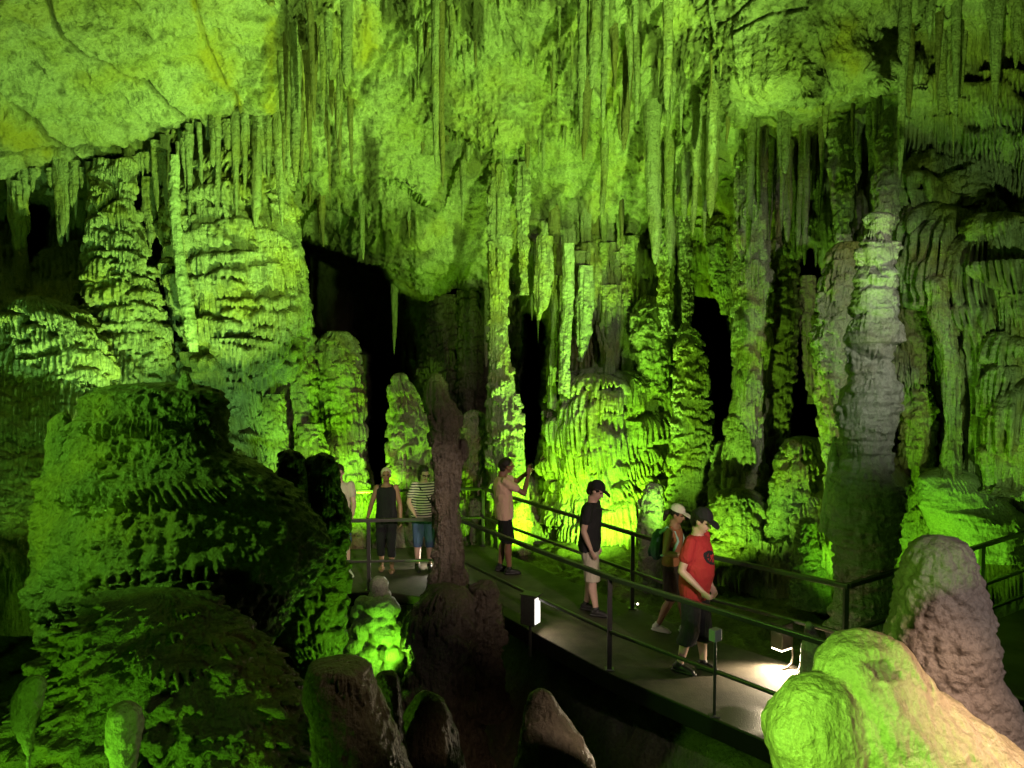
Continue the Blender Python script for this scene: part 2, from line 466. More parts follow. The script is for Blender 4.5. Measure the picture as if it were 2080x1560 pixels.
# stalactitic fringes fused to the centre ceiling
wl(590, 1480, -20, 560, 260, (8, 34), (25, 150), (.05, .22), (.08, .16), .2)
wl(600, 1470, -20, 560, 260, (16, 60), (14, 50), (.04, .13), (.05, .1), .2)
wl(560, 640, -20, 470, 40, (10, 30), (80, 200), (.1, .25), (.08, .14))
wl(350, 580, 268, 420, 50, (8, 26), (80, 190), (.06, .22), (.08, .14))
wl(600, 800, 350, 480, 40, (10, 26), (50, 130), (.06, .2), (.06, .1))
LD *= (1 - np.clip(slab + slabR, 0, 1))
clump = sstep(-.22, .25, fbm(np.stack([PX / 150, PY / 260, PX * 0], -1), 3, 45) + .45 * sstep(1150, 1220, PX) - .1)
LD *= (1 - rough_c * (1 - clump) * .97) * (1 - rough_c * bare * .92)
LD *= np.minimum(SD, 15) / 13.6
pos = base + nrm * disp[..., None] + hz * LD[..., None]
rufw = wallm * (1 - sl)
pos += nrm * (rufw * (.06 * fbm(b3 * 3.3, 4, 51, .55) + .035 * fbm(b3 * np.array([14, 14, 5]), 3, 52, .6)))[..., None]

# stains of the stone, darker cracks, and painted chamber shade
och = np.zeros(PX.shape)
for pts, w_ in (([(395, -10), (412, 60), (425, 110), (450, 150), (478, 200), (484, 250)], 9), ([(418, 100), (440, 150), (455, 150)], 20), ([(0, 240), (30, 260), (80, 300)], 34), ([(555, 60), (550, 200), (570, 330)], 12),
                ([(1730, 60), (1700, 100), (1735, 130)], 26), ([(745, 20), (740, 110)], 22), ([(1270, 130), (1240, 200)], 16), ([(600, 100), (612, 300)], 14), ([(1460, 440), (1465, 600)], 26)):
    och = np.maximum(och, np.exp(-(line_d(PX + wob, PY + wob, pts) / w_) ** 2))
och = np.clip(och * (1 + .8 * fbm(b3 * 5, 3, 61)) * .8 + .30 * sstep(.15, .5, fbm(b3 * 1.3, 3, 62)), 0, 1)
mnr_shade = np.clip(crack * 5, 0, .85)  # darker where a crack is deeper
mnr_shade = np.maximum(mnr_shade, rough_c * .9 * sstep(-.02, .34, fbm(np.stack([PX / 36, PY / 170, PX * 0], -1), 4, 63, .6)))
mnr_shade = np.maximum(mnr_shade, .7 * (1 - np.clip(slab + slabR, 0, 1)) * sstep(.3, .6, fbm(b3 * np.array([2.2, 2.2, .7]), 4, 64)))
for pts, w_, s_ in (([(600, -10), (612, 180), (622, 330)], 30, .75), ([(660, -10), (668, 160)], 18, .6), ([(896, -10), (902, 320)], 18, .7), ([(1440, 40), (1470, 330)], 44, .65), ([(650, 375), (770, 455)], 42, .65),
                   ([(1060, 425), (1180, 470), (1350, 530)], 26, .75), ([(1230, -10), (1236, 200)], 14, .6), ([(1290, 130), (1330, 330)], 20, .5), ([(1040, 60), (1060, 200)], 40, .5), ([(1560, 260), (1740, 300)], 40, .55), ([(1870, 40), (1960, 160), (2060, 60)], 60, .6)):
    ll = line_d(PX + wob * 1.4, PY + wob, pts)
    mnr_shade = np.maximum(mnr_shade, s_ * np.exp(-(ll / w_) ** 2) * sstep(-.35, .25, fbm(np.stack([PX / 14, PY / 90, PX * 0], -1), 3, 66)) * (1 - np.clip(slab, 0, 1)))
mnr_shade = mnr_shade * (1 - .7 * bare)
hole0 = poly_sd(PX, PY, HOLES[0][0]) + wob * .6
mnr_shade = np.maximum(mnr_shade, .75 * (1 - sstep(-12, 6, hole0)))  # the chamber's shade, painted into the rock colour

quads = grid_faces(*PX.shape)
fc = is_ceil.ravel()[quads].mean(1) > .5


def sub_obj(name, sel, mat):
    q = quads[sel]
    used = np.unique(q)
    remap = np.full(PX.size, -1)
    remap[used] = np.arange(len(used))
    return mesh_obj(name, pos.reshape(-1, 3)[used], remap[q], mat, attrs={'ochre': och.ravel()[used], 'mineral_shade': mnr_shade.ravel()[used]})


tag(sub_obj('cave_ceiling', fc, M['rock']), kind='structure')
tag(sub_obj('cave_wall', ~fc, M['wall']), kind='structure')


def shell_at(px, py):
    i = int(np.clip(np.searchsorted(gx, px), 0, len(gx) - 1))
    j = int(np.clip(np.searchsorted(gy, py), 0, len(gy) - 1))
    return pos[j, i]


# ------------------------------------------------------------------ the floor: pit in front, ledge behind the walkway
fx = np.linspace(-9, 9.5, 330)
fy = np.linspace(1.2, 17.5, 330)
FX, FY = np.meshgrid(fx, fy)
nn = FX * .83 + FY * .55
fz = -.42 - 2.3 * (1 - sstep(4.6, 5.9, nn)) * sstep(-9, -2.0, FX * 1.0) + .0 * FX
fz = np.where(FX < -.5, np.minimum(fz, -.42 - 2.2 * (1 - sstep(10.2, 10.9, FY)) * sstep(-7, -3, FX)), fz)
p3 = np.stack([FX, FY, FX * 0], -1)
fz = fz + .22 * fbm(p3 * .8, 4, 71) + .09 * fbm(p3 * 3.2, 4, 72, .6, True) + .03 * fbm(p3 * 11, 2, 73)
inwalk = (nn > 5.3) & (nn < 7.4)
fz = np.where(inwalk | ((FX < 0) & (FY > 10.7) & (FY < 13.9)), np.minimum(fz, -.28), fz)
tag(mesh_obj('cave_floor', np.stack([FX, FY, fz], -1), grid_faces(*FX.shape), M['floor']), kind='structure')
# ------------------------------------------------------------------ columns, stalagmites, masses
def formation(name, label, cat, rows, d, mat, res=.02, lob=None, flutes=0, flute_w=.07, bump=.03, bscale=5, pop=0, popscale=12, depth=.9,
              group=None, seed=0, wobble=.0, fine=.012, attr=None, ripple=0, lobmul=1.1, capw=True, manual=(), domek=.9, grit=0):
    """a solid of revolution-like body through the given silhouette rows (photo y, left x, right x)"""
    rng = np.random.RandomState(seed + 1)
    rows = np.array(rows, float)
    if rows.shape[1] == 3:
        rows = np.c_[rows, np.full(len(rows), d)]
    Lp = P(rows[:, 1], rows[:, 0], rows[:, 3])
    Rp = P(rows[:, 2], rows[:, 0], rows[:, 3])
    z = Lp[:, 2]
    cx = (Lp[:, 0] + Rp[:, 0]) / 2
    rx = (Rp[:, 0] - Lp[:, 0]) / 2
    dy = rows[:, 3]
    o = np.argsort(z)
    z, cx, rx, dy = z[o], cx[o], rx[o], dy[o]
    H = z[-1] - z[0]
    Rm = np.average(rx)
    nv = int(np.clip(H / res, 24, 560))
    nf = int(np.clip(math.pi * Rm / res, 24, 420))
    nb = max(12, nf // 3)
    V = np.linspace(z[0], z[-1], nv)

    def ip(a):  # smooth interpolation
        s = np.interp(V, z, a)
        k = max(3, int(nv * .035) | 1)
        pad = np.pad(s, k // 2, mode='edge')
        return np.convolve(pad, np.ones(k) / k, 'valid')
    CX, RX, DY = ip(cx), ip(rx), ip(dy)
    # domed top
    tt = np.clip((z[-1] - V) / max(rx[-1] * domek, .01), 0, 1)
    RX = RX * np.sqrt(np.clip(1 - (1 - tt) ** 2, 0, 1)) if (group != 'hang') else RX
    if wobble:
        CX = CX + wobble * n1(V * 1.6, seed + 4)
    # finer towards the walkway side, coarser at the back against the rock
    fr = np.concatenate([np.linspace(0, .24, nb // 2, endpoint=False), np.linspace(.24, .76, nf, endpoint=False), np.linspace(.76, 1, nb - nb // 2, endpoint=False)])
    nu = len(fr)
    th = fr * 2 * math.pi - math.pi * 1.5
    circ = 2 * math.pi * Rm
    Ua = fr * circ
    D = np.zeros((nv, nu))
    for lb in (lob or []):
        n, w, L, p = lb[:4]
        w = (min(w[0], .45 * Rm), min(w[1], 1.15 * Rm)) if capw else w
        p = (min(p[0], .14 * Rm), min(p[1], .40 * Rm)) if capw else p
        tw, cy = lb[4] if len(lb) > 4 else (.055, .095), lb[5] if len(lb) > 5 else .4
        vr = (z[0] - .1, z[-1] + L[0] * .3)
        lobes(D, Ua, V, rng, max(4, n // 2), w, L, p, None, vr, tw, circ, cy)
        lobes(D, Ua, V, rng, int(n * lobmul), w, L, p, (.2 * circ, .8 * circ), vr, tw, circ, cy)
    for fu, py_, w_, l_, p_, t_ in manual:
        stamp(D, Ua, V, fu * circ, P(np.array([1040.]), np.array([float(py_)]), d)[0, 2], w_, l_, p_, rng, t_, circ, .5, .2)
    c, s = np.cos(th), np.sin(th)
    X = CX[:, None] + RX[:, None] * c[None]
    Y = DY[:, None] + RX[:, None] * depth * s[None]
    Z = V[:, None] + 0 * X
    p3 = np.stack([X, Y, Z], -1)
    off = seed * 3.7
    D = D * np.clip(RX / (Rm * .5), 0, 1)[:, None]
    if flutes:
        q = np.stack([X / flute_w, Y / flute_w, Z / (flute_w * 9)], -1) + off
        D = D + flutes * fbm(q, 2, seed + 6, .5)
    D = D + bump * fbm(p3 * bscale + off, 4, seed + 7, .55) + fine * fbm(p3 * bscale * 5 + off, 3, seed + 8, .6)
    if grit:
        D = D + grit * fbm(p3 * 12 + off, 4, seed + 15, .6, True)
    if ripple:
        D = D + ripple * fbm(np.stack([X * 1.5, Y * 1.5, Z * 9], -1) + off, 3, seed + 12, .55)
    if pop:
        f1, f2 = worley(p3 * popscale + off, seed + 9)
        D = D + pop * np.clip(1 - f1 * 1.1, -.2, 1)
    k = np.clip(RX / (Rm * .35), .0, 1)[:, None]
    D = D * k
    X = X + D * c[None]
    Y = Y + D * s[None]
    Z = Z + np.where(RX[:, None] < Rm * .9, D * .25 * (1 - RX[:, None] / (Rm + 1e-6)), 0)
    verts = np.stack([X, Y, Z], -1)
    F = grid_faces(nv, nu, True)
    ats = None
    if attr is not None:
        ats = attr(verts)
    ob = mesh_obj(name, verts - np.array([CX[0], DY[0], z[0]]), F, mat, attrs=ats)
    ob.location = (CX[0], DY[0], z[0])
    if label:
        tag(ob, label, cat, None if group == 'hang' else group)
    return ob


FL = lambda n, s=1.0: [(n, (.35 * s, 1.0 * s), (.25 * s, .6 * s), (.09 * s, .28 * s), (.06, .1)), (int(n * 1.5), (.2 * s, .5 * s), (.15 * s, .35 * s), (.05 * s, .15 * s))]

# left of the chamber
formation('flowstone_column', 'broad column draped in tiers of pale toothed flowstone, left of the dark chamber', 'cave column',
          [(215, 430, 580), (300, 420, 580), (350, 385, 580), (400, 345, 575), (450, 340, 592), (500, 350, 602), (560, 355, 606), (620, 366, 610), (680, 376, 606), (740, 386, 592), (800, 410, 572), (850, 450, 560), (920, 475, 575), (1020, 490, 600)],
          13.6, M['flow'], .013, [(55, (.5, 1.3), (.35, .7), (.18, .42), (.07, .11)), (110, (.25, .6), (.2, .45), (.08, .22), (.06, .09))], .06, .08, depth=.7, seed=1, group='hang')
formation('stalactite_column', 'narrow pale smooth pipe clinging to the left edge of the tiered column', 'cave column',
          [(315, 345, 365), (400, 342, 366), (500, 350, 372), (600, 362, 388), (660, 374, 398), (715, 385, 402)], 12.55, M['pale'], .014, None, .02, .06, .03, seed=2, group='hang', ripple=.015)
formation('flowstone_column', 'slim ringed column at the left rim of the dark chamber', 'cave column',
          [(420, 586, 600), (500, 590, 612), (600, 590, 626), (700, 585, 632), (760, 580, 640), (820, 578, 645), (880, 570, 652), (950, 570, 662), (1040, 565, 668)],
          13.9, M['flow'], .0125, FL(55, .7), .03, seed=3)
formation('flowstone_column', 'squat broken column inside the left side of the chamber mouth', 'cave column',
          [(672, 668, 706), (685, 655, 716), (700, 645, 724), (760, 645, 730), (820, 648, 734), (880, 655, 736), (940, 664, 738), (1000, 685, 745), (1080, 690, 755)],
          14.2, M['flow'], .0125, FL(50, .75), .05, seed=4, domek=.3)
formation('stalagmite', 'knobbly bright stalagmite behind the women, left of the dark pillar', 'stalagmite',
          [(757, 802, 824), (790, 798, 832), (830, 802, 858), (870, 796, 872), (930, 792, 878), (980, 786, 886), (1060, 765, 902), (1130, 760, 905)],
          14.0, M['flow'], .0125, [(60, (.3, .7), (.2, .45), (.06, .2), (.06, .1))], .0, bump=.08, bscale=3, pop=.06, popscale=3.5, seed=5)
formation('stalagmite', 'bright yellow green stalagmite just right of the dark pillar', 'stalagmite',
          [(832, 945, 975), (870, 936, 984), (950, 930, 986), (1010, 925, 988), (1130, 915, 990)], 14.6, M['flow'], .0125, FL(40, .7), .02, bump=.06, seed=6)
formation('stalagmite', 'low wide flowstone mound at the foot of the chamber behind the railing', 'stalagmite',
          [(985, 800, 860), (1010, 740, 900), (1060, 700, 940), (1140, 690, 960)], 14.4, M['flow'], .0125, FL(50, .8), .02, depth=.4, seed=61)
formation('flowstone_column', 'tall slender column in the centre, brightest green towards its foot', 'cave column',
          [(330, 1000, 1030), (400, 992, 1036), (480, 990, 1036), (560, 992, 1033), (620, 995, 1030), (680, 995, 1031), (740, 993, 1037), (800, 990, 1044), (850, 988, 1058), (920, 990, 1064), (960, 994, 1068), (1010, 990, 1072), (1120, 985, 1082)],
          14.1, M['flow'], .0125, [(60, (.25, .6), (.12, .35), (.04, .12), (.05, .08))], .05, .08, seed=7)
# left wall bodies
formation('flowstone_mass', 'cascade of yellowish toothed tiers on the left wall', 'flowstone',
          [(325, 205, 262), (400, 205, 262), (450, 195, 275), (500, 185, 292), (560, 178, 302), (640, 160, 322), (700, 150, 332), (780, 150, 335), (880, 150, 330)], 12.9, M['flow'], .0125,
          [(70, (.4, 1.1), (.25, .55), (.14, .34), (.06, .1)), (110, (.2, .6), (.15, .35), (.06, .2), (.05, .08))], .04, .08, depth=.45, seed=80, group='hang')
formation('flowstone_mass', 'pale greyish cascade of toothed tiers low on the left wall', 'flowstone',
          [(600, 30, 120), (640, 15, 160), (700, 5, 205), (780, -5, 215), (860, 20, 235), (930, 55, 245), (1000, 60, 240)], 11.9, M['flow'], .0125,
          [(60, (.4, 1.1), (.25, .5), (.14, .34), (.06, .1)), (110, (.2, .6), (.15, .35), (.06, .2), (.05, .08))], .04, .08, depth=.45, seed=81)
for k, (rw, dd, lab) in enumerate([
    ([(350, 188, 236), (420, 192, 238), (480, 200, 240), (540, 205, 240)], 13.3, 'pale pipe shaped column under the smooth slab, above the yellowish cascade'),
    ([(360, 290, 312), (430, 290, 314), (490, 296, 310), (515, 300, 306)], 13.4, 'short hanging pipe right of the black hole under the smooth slab'),
    ([(370, 18, 60), (450, 22, 52), (520, 28, 56), (600, 30, 60)], 13.0, 'dim fluted pipe column at the far left under the slab')]):
    formation('drapery', lab, 'drapery', rw, dd, M['flow'], .014, [(10, (.15, .3), (.3, .8), (.03, .1))], .06, .07, .03, seed=85 + k, group='hang')
# centre right masses
formation('flowstone_mass', 'big rounded flowstone mass hung with straight ribs, behind the man in black', 'flowstone',
          [(745, 1170, 1260), (772, 1135, 1335), (820, 1122, 1345), (900, 1120, 1350), (960, 1125, 1362), (1000, 1140, 1385), (1060, 1130, 1410), (1130, 1120, 1420)],
          15.3, M['flow'], .014, [(44, (.5, 1.3), (.5, 1.1), (.2, .5), (.07, .12)), (70, (.3, .7), (.25, .6), (.1, .28))], .09, .1, depth=.42, seed=8)
for k, (rw, dd, lab) in enumerate([
    ([(495, 1142, 1168), (600, 1144, 1164), (700, 1138, 1158), (800, 1134, 1156)], 14.6, 'long pale pipe reaching from the ceiling down to the ribbed flowstone mass'),
    ([(480, 1092, 1122), (560, 1088, 1122), (620, 1084, 1110), (650, 1088, 1098)], 14.6, 'short thick fluted drapery right of the slender centre column'),
    ([(540, 1176, 1204), (620, 1170, 1206), (690, 1170, 1196), (735, 1176, 1186)], 14.9, 'blunt drapery ending halfway, right of the long pale pipe'),
    ([(580, 1212, 1262), (660, 1214, 1260), (730, 1220, 1256), (790, 1222, 1254)], 15.2, 'organ pipe drapery with close ribs above the flowstone mass'),
    ([(560, 1122, 1140), (660, 1118, 1136), (760, 1114, 1130), (830, 1112, 1130)], 15.0, 'thin bent pipe beside the narrow black slot')]):
    formation('drapery', lab, 'drapery', rw, dd, M['pale'] if k in (0, 2) else M['flow'], .0125, [(8, (.15, .3), (.3, .8), (.03, .08))], .05, .07, .03, seed=20 + k, group='hang')
formation('flowstone_mass', 'hood of flowstone with a dark rounded top, at the right end of the ribbed mass', 'flowstone',
          [(600, 1300, 1340), (640, 1288, 1354), (690, 1284, 1360), (745, 1296, 1362), (800, 1320, 1362)], 15.0, M['flow'], .0125, FL(25, .7), .05, seed=9)
formation('stalagmite', 'scaly tapering stalagmite left of the narrow black gap', 'stalagmite',
          [(655, 1386, 1398), (700, 1376, 1424), (780, 1370, 1434), (860, 1366, 1440), (940, 1366, 1446), (1000, 1360, 1450), (1100, 1350, 1460)],
          13.7, M['flow'], .0125, [(110, (.15, .45), (.1, .25), (.04, .12), (.05, .08))], .02, seed=10)
formation('flowstone_column', 'tall fluted column with stacked collars, right of the narrow black gap', 'cave column',
          [(225, 1515, 1560), (300, 1502, 1562), (400, 1496, 1566), (500, 1496, 1560), (600, 1496, 1560), (700, 1492, 1555), (800, 1490, 1550), (880, 1480, 1546), (940, 1476, 1550), (1000, 1470, 1570), (1110, 1460, 1585)],
          12.7, M['flow'], .0125, [(40, (.3, .8), (.4, .8), (.08, .2)), (30, (.2, .4), (.2, .5), (.04, .1))], .05, .08, seed=11)
formation('flowstone_column', 'dim brownish column of stacked scales behind the tall fluted one', 'cave column',
          [(470, 1570, 1610), (560, 1560, 1616), (650, 1560, 1618), (750, 1562, 1612), (850, 1562, 1602), (920, 1556, 1602), (1040, 1545, 1625)],
          13.0, M['titebrown'], .018, FL(60, .6), .03, seed=12)
formation('flowstone_mass', 'dim heap of scaly flowstone below the black hollow', 'flowstone',
          [(885, 1600, 1670), (950, 1582, 1690), (1030, 1570, 1694), (1150, 1556, 1704)], 11.8, M['moss'], .018, FL(60, .7), .03, seed=13)
formation('flowstone_mass', 'low dark mound of flowstone left of the scaly heap', 'flowstone',
          [(990, 1470, 1520), (1030, 1450, 1560), (1080, 1430, 1580), (1140, 1420, 1590)], 12.2, M['moss'], .018, FL(40, .7), .03, depth=.6, seed=131)
formation('flowstone_column', 'ragged column of dark shelves left of the great grey stalagmite', 'cave column',
          [(490, 1692, 1740), (600, 1668, 1736), (700, 1655, 1730), (800, 1662, 1722), (860, 1668, 1742), (930, 1682, 1760), (1020, 1680, 1760)],
          10.9, M['flow'], .0125, FL(45, .75), .03, seed=14)
formation('stalagmite', 'small flame shaped bright green stalagmite leaning on the great grey one', 'stalagmite',
          [(886, 1692, 1699), (930, 1682, 1704), (980, 1677, 1700), (1030, 1670, 1688), (1080, 1664, 1682)], 8.9, M['pale'], .01, None, 0, .05, .02, seed=15)
GS = formation('stalagmite', 'great grey knobbly stalagmite rising behind the railing corner on the right', 'stalagmite',
          [(432, 1770, 1790), (460, 1755, 1805), (500, 1750, 1810), (560, 1746, 1806), (600, 1740, 1812), (640, 1732, 1824), (690, 1722, 1822), (740, 1726, 1812), (800, 1715, 1822), (850, 1703, 1818), (900, 1712, 1810), (950, 1700, 1806), (1000, 1690, 1820), (1050, 1680, 1822), (1090, 1692, 1816), (1150, 1696, 1812), (1200, 1700, 1792), (1250, 1692, 1790), (1330, 1685, 1790)],
          8.7, M['grey'], .012, [(40, (.15, .45), (.12, .3), (.02, .055), (.03, .055), .8), (22, (.25, .5), (.14, .3), (.06, .13), (.04, .06), .8)], .012, .05, .085, 2.4, seed=16, ripple=.075)
formation('flowstone_column', 'thin scaly column hanging above the tip of the great grey stalagmite', 'cave column',
          [(220, 1800, 1836), (300, 1786, 1830), (380, 1776, 1826), (440, 1772, 1820), (470, 1778, 1812)], 10.4, M['flow'], .015, FL(36, .55), .03, seed=17, group='hang')
# right wall bodies
formation('flowstone_column', 'thick bent column with ring marks high on the right wall', 'cave column',
          [(150, 1990, 2040), (190, 1984, 2036), (230, 1966, 2030), (300, 1960, 2026), (360, 1958, 2016), (420, 1950, 2024)], 10.9, M['flow'], .0125, FL(16, .5), .01, bump=.04, seed=18, group='hang', ripple=.03)
formation('drapery', 'huge fluted drapery falling down the right wall', 'drapery',
          [(385, 1950, 2080), (450, 1910, 2100), (520, 1890, 2120), (580, 1878, 2120), (640, 1890, 2130), (700, 1908, 2140), (800, 1930, 2140), (900, 1936, 2140), (1000, 1942, 2150)],
          11.0, M['flow'], .0115, [(9, (.5, 1.2), (1.4, 2.8), (.2, .45), (.08, .13)), (5, (.5, 1.1), (.6, 1.0), (.25, .5), (.07, .11)), (8, (.2, .5), (.3, .6), (.06, .14), (.05, .08))], .14, .10, depth=.6, seed=19, capw=False)
formation('drapery', 'slim fluted drapery left of the huge one, ending in a bright foot', 'drapery',
          [(560, 1880, 1920), (640, 1888, 1930), (720, 1910, 1945), (800, 1918, 1950), (900, 1920, 1948), (1000, 1915, 1950)], 10.6, M['flow'], .014, [(10, (.15, .3), (.5, 1.), (.03, .08), (.03, .05))], .05, .05, seed=191)
formation('flowstone_mass', 'fat rounded flowstone log glowing green at the foot of the right wall', 'flowstone',
          [(945, 1895, 1950), (965, 1872, 1990), (1000, 1864, 2030), (1040, 1872, 2065), (1075, 1890, 2090), (1130, 1900, 2100)], 10.7, M['pale'], .014, [(12, (.3, .6), (.2, .35), (.03, .08), (.03, .05))], .0, bump=.05, bscale=2.5, seed=192, depth=.6, ripple=.03)
formation('flowstone_mass', 'thin scaly column base in the gap behind the great grey stalagmite', 'flowstone',
          [(780, 1850, 1890), (850, 1835, 1900), (950, 1830, 1890), (1050, 1835, 1880), (1150, 1825, 1890)], 11.3, M['flow'], .014, FL(40, .6), .03, seed=193)
# little ones on the floor beyond the walkway
formation('stalagmite', 'short bright green stalagmite standing on the floor behind the person with the mint backpack', 'stalagmite',
          [(980, 1312, 1334), (1010, 1304, 1345), (1060, 1300, 1345), (1110, 1297, 1342), (1150, 1295, 1341), (1200, 1294, 1345), (1250, 1290, 1350)], 12.2, M['pale'], .013, FL(26, .4), .01, bump=.03, seed=30)
formation('stalagmite', 'knee high smooth green stalagmite just right of the lamp box on the far edge', 'stalagmite',
          [(1262, 1637, 1650), (1290, 1634, 1662), (1330, 1628, 1676), (1400, 1615, 1700)], 7.7, M['pale'], .01, None, 0, .05, .02, seed=31)
formation('stalagmite', 'dim leaning stalagmite in front of the scaly heap', 'stalagmite',
          [(1050, 1625, 1650), (1100, 1612, 1655), (1150, 1610, 1668), (1230, 1605, 1690)], 10.6, M['moss'], .014, FL(20, .4), .01, seed=32)
formation('stalagmite', 'stub of a stalagmite below the narrow black gap', 'stalagmite',
          [(895, 1452, 1480), (940, 1446, 1484), (1000, 1440, 1490), (1090, 1430, 1495)], 13.2, M['pale'], .014, FL(12, .4), .01, seed=33)

# slimmer columns and draperies filling the walls between the great ones
for k, (rw, dd, lab, mt) in enumerate([
    ([(560, 604, 622), (640, 606, 630), (720, 612, 640), (800, 622, 650), (900, 640, 668), (1010, 640, 690)], 14.4, 'thin scaly column just inside the left rim of the dark chamber', 'flow'),
    ([(800, 540, 575), (860, 535, 580), (930, 545, 590), (1010, 550, 600)], 13.2, 'short toothed flowstone stub at the foot of the slim ringed column', 'flow'),
    ([(860, 610, 650), (910, 600, 660), (980, 605, 670), (1080, 610, 690)], 13.4, 'bright knobbly stub beside the foot of the squat broken column', 'flow'),
    ([(800, 1044, 1054), (840, 1038, 1058), (930, 1038, 1062), (1010, 1040, 1072)], 14.5, 'low side column leaning on the slender centre column', 'flow'),
    ([(330, 1052, 1078), (430, 1050, 1076), (520, 1054, 1074), (600, 1058, 1072)], 14.3, 'fluted hanging drapery right beside the slender centre column', 'flow'),
    ([(300, 1330, 1372), (400, 1328, 1368), (500, 1332, 1366), (600, 1340, 1368), (680, 1346, 1366)], 14.1, 'long fluted drapery hanging down to the flowstone hood', 'flow'),
    ([(440, 1372, 1400), (520, 1376, 1402), (600, 1384, 1404), (660, 1388, 1402)], 14.2, 'slim drapery above the tip of the scaly tapering stalagmite', 'flow'),
    ([(480, 1255, 1292), (560, 1258, 1290), (640, 1262, 1290), (720, 1264, 1288), (780, 1262, 1292)], 15.3, 'ribbed column between the organ pipe drapery and the hood', 'flow'),
    ([(440, 1430, 1490), (520, 1440, 1492), (590, 1450, 1490), (640, 1470, 1490)], 14.6, 'mossy looking bright green flank left of the tall fluted column', 'flow'),
    ([(250, 1572, 1602), (350, 1570, 1604), (440, 1574, 1600), (520, 1580, 1596)], 12.9, 'straight fluted drapery right of the tall column with collars', 'flow'),
    ([(250, 1690, 1730), (360, 1688, 1732), (450, 1694, 1728), (540, 1700, 1724)], 11.6, 'smooth green drapery under the right end of the ceiling bulge', 'flow'),
    ([(560, 1625, 1655), (650, 1628, 1662), (740, 1632, 1664), (820, 1640, 1668)], 13.0, 'dim ribbed column in front of the black hollow', 'titebrown'),
    ([(560, 1822, 1872), (640, 1826, 1880), (700, 1836, 1884), (780, 1846, 1880)], 11.2, 'brown fringed drapery right of the great grey stalagmite', 'titebrown'),
    ([(300, 1840, 1930), (360, 1835, 1950), (420, 1845, 1950), (500, 1850, 1930), (560, 1852, 1900)], 11.3, 'cascade of dark topped shelves between the thin scaly column and the bent column', 'flow'),
    ([(430, 1990, 2090), (520, 2010, 2100), (620, 2030, 2120), (700, 2030, 2130), (800, 2010, 2130), (900, 2000, 2130), (1000, 2000, 2130)], 10.3, 'stack of rounded dark topped shelves at the right edge', 'flow')]):
    big = k >= 13
    formation('flowstone_column' if k < 13 else 'flowstone_mass', lab, 'cave column' if k < 13 else 'flowstone', rw, dd, M[mt], .0125,
              [(7, (.6, 1.3), (.7, 1.3), (.2, .45), (.06, .1)), (8, (.3, .6), (.4, .8), (.08, .16), (.05, .08))] if big else FL(30, .7), .11 if big else .05, .09 if big else .07, .05, seed=200 + k, group=None if big else 'hang', depth=.7, capw=not big)

for k, (rw, dd, lab) in enumerate([
    ([(600, 862, 940), (700, 866, 936), (800, 862, 940), (900, 860, 950), (960, 858, 955)], 20.0, 'broad dim grey ribbed column at the back of the chamber'),
    ([(590, 932, 992), (700, 936, 996), (800, 930, 1000), (900, 935, 1000), (960, 930, 1004)], 19.6, 'dim grey scaly column at the back of the chamber beside the slender centre column')]):
    formation('flowstone_column', lab, 'cave column', rw, dd, M['dark'], .018, FL(40, 1.0), .08, .1, .05, seed=240 + k, group='hang')

# the dark pillar and its mound in front of the walkway
formation('stalagmite', 'tall dark brown pillar with a rounded pale tip, standing in front of the railing', 'stalagmite',
          [(757, 880, 892), (772, 870, 902), (800, 862, 906), (830, 864, 925), (850, 868, 934), (890, 873, 934), (940, 878, 933), (1000, 884, 931), (1050, 887, 935), (1100, 884, 938), (1140, 880, 942), (1180, 868, 950), (1230, 858, 958)],
          9.9, M['dark'], .011, [(30, (.2, .45), (.2, .5), (.03, .08), (.03, .06))], .04, .08, .04, 4, seed=40)
formation('stalagmite', 'small dark knob sticking out from the right side of the dark pillar', 'stalagmite',
          [(890, 936, 947), (910, 932, 953), (930, 930, 952), (945, 926, 944), (958, 920, 936)], 9.9, M['dark'], .008, None, 0, .05, .02, seed=41)
formation('flowstone_mass', 'broad dark mound carrying the tall dark pillar', 'flowstone',
          [(1185, 868, 946), (1220, 852, 960), (1260, 838, 968), (1310, 828, 972), (1360, 826, 968), (1430, 830, 965), (1560, 815, 990)], 9.5, M['dark'], .013, [(30, (.3, .7), (.3, .6), (.05, .15), (.04, .07))], .02, .1, .06, 3, seed=42)
formation('flowstone_mass', 'low dark boulder of flowstone right of the dark pillar', 'flowstone',
          [(1176, 970, 1005), (1190, 955, 1015), (1230, 948, 1018), (1290, 946, 1020), (1350, 950, 1020), (1450, 940, 1030)], 9.8, M['dark'], .013, FL(20, .4), .02, bump=.06, seed=43)

# left foreground
formation('flowstone_mass', 'huge damp tiered flowstone boulder filling the left foreground', 'flowstone',
          [(776, 262, 392), (788, 212, 414), (815, 178, 424), (860, 158, 432), (893, 148, 440), (906, 154, 440), (918, 142, 452), (940, 120, 500), (975, 112, 550), (990, 104, 575), (1004, 118, 590), (1040, 106, 630), (1100, 100, 655), (1150, 106, 640), (1200, 114, 610), (1250, 124, 580), (1300, 140, 545), (1360, 160, 520), (1440, 180, 500)],
          6.6, M['moss'], .0085, [(6, (.3, .8), (.2, .4), (.06, .14), (.035, .07), .9), (20, (.1, .35), (.08, .2), (.02, .06), (.03, .06), .95)], .03, .05, .15, 1.3, pop=.04, popscale=10, depth=.72, seed=50, fine=.05, grit=.04,
          manual=[(.42, 845, .7, .22, .10, .05), (.54, 838, .5, .18, .08, .04), (.38, 955, .6, .2, .10, .05), (.46, 948, .7, .26, .13, .05), (.56, 950, .8, .25, .12, .045), (.40, 1140, .8, .4, .10, .1), (.50, 1150, .7, .5, .09, .07), (.60, 1120, .8, .55, .11, .08)], domek=.45)
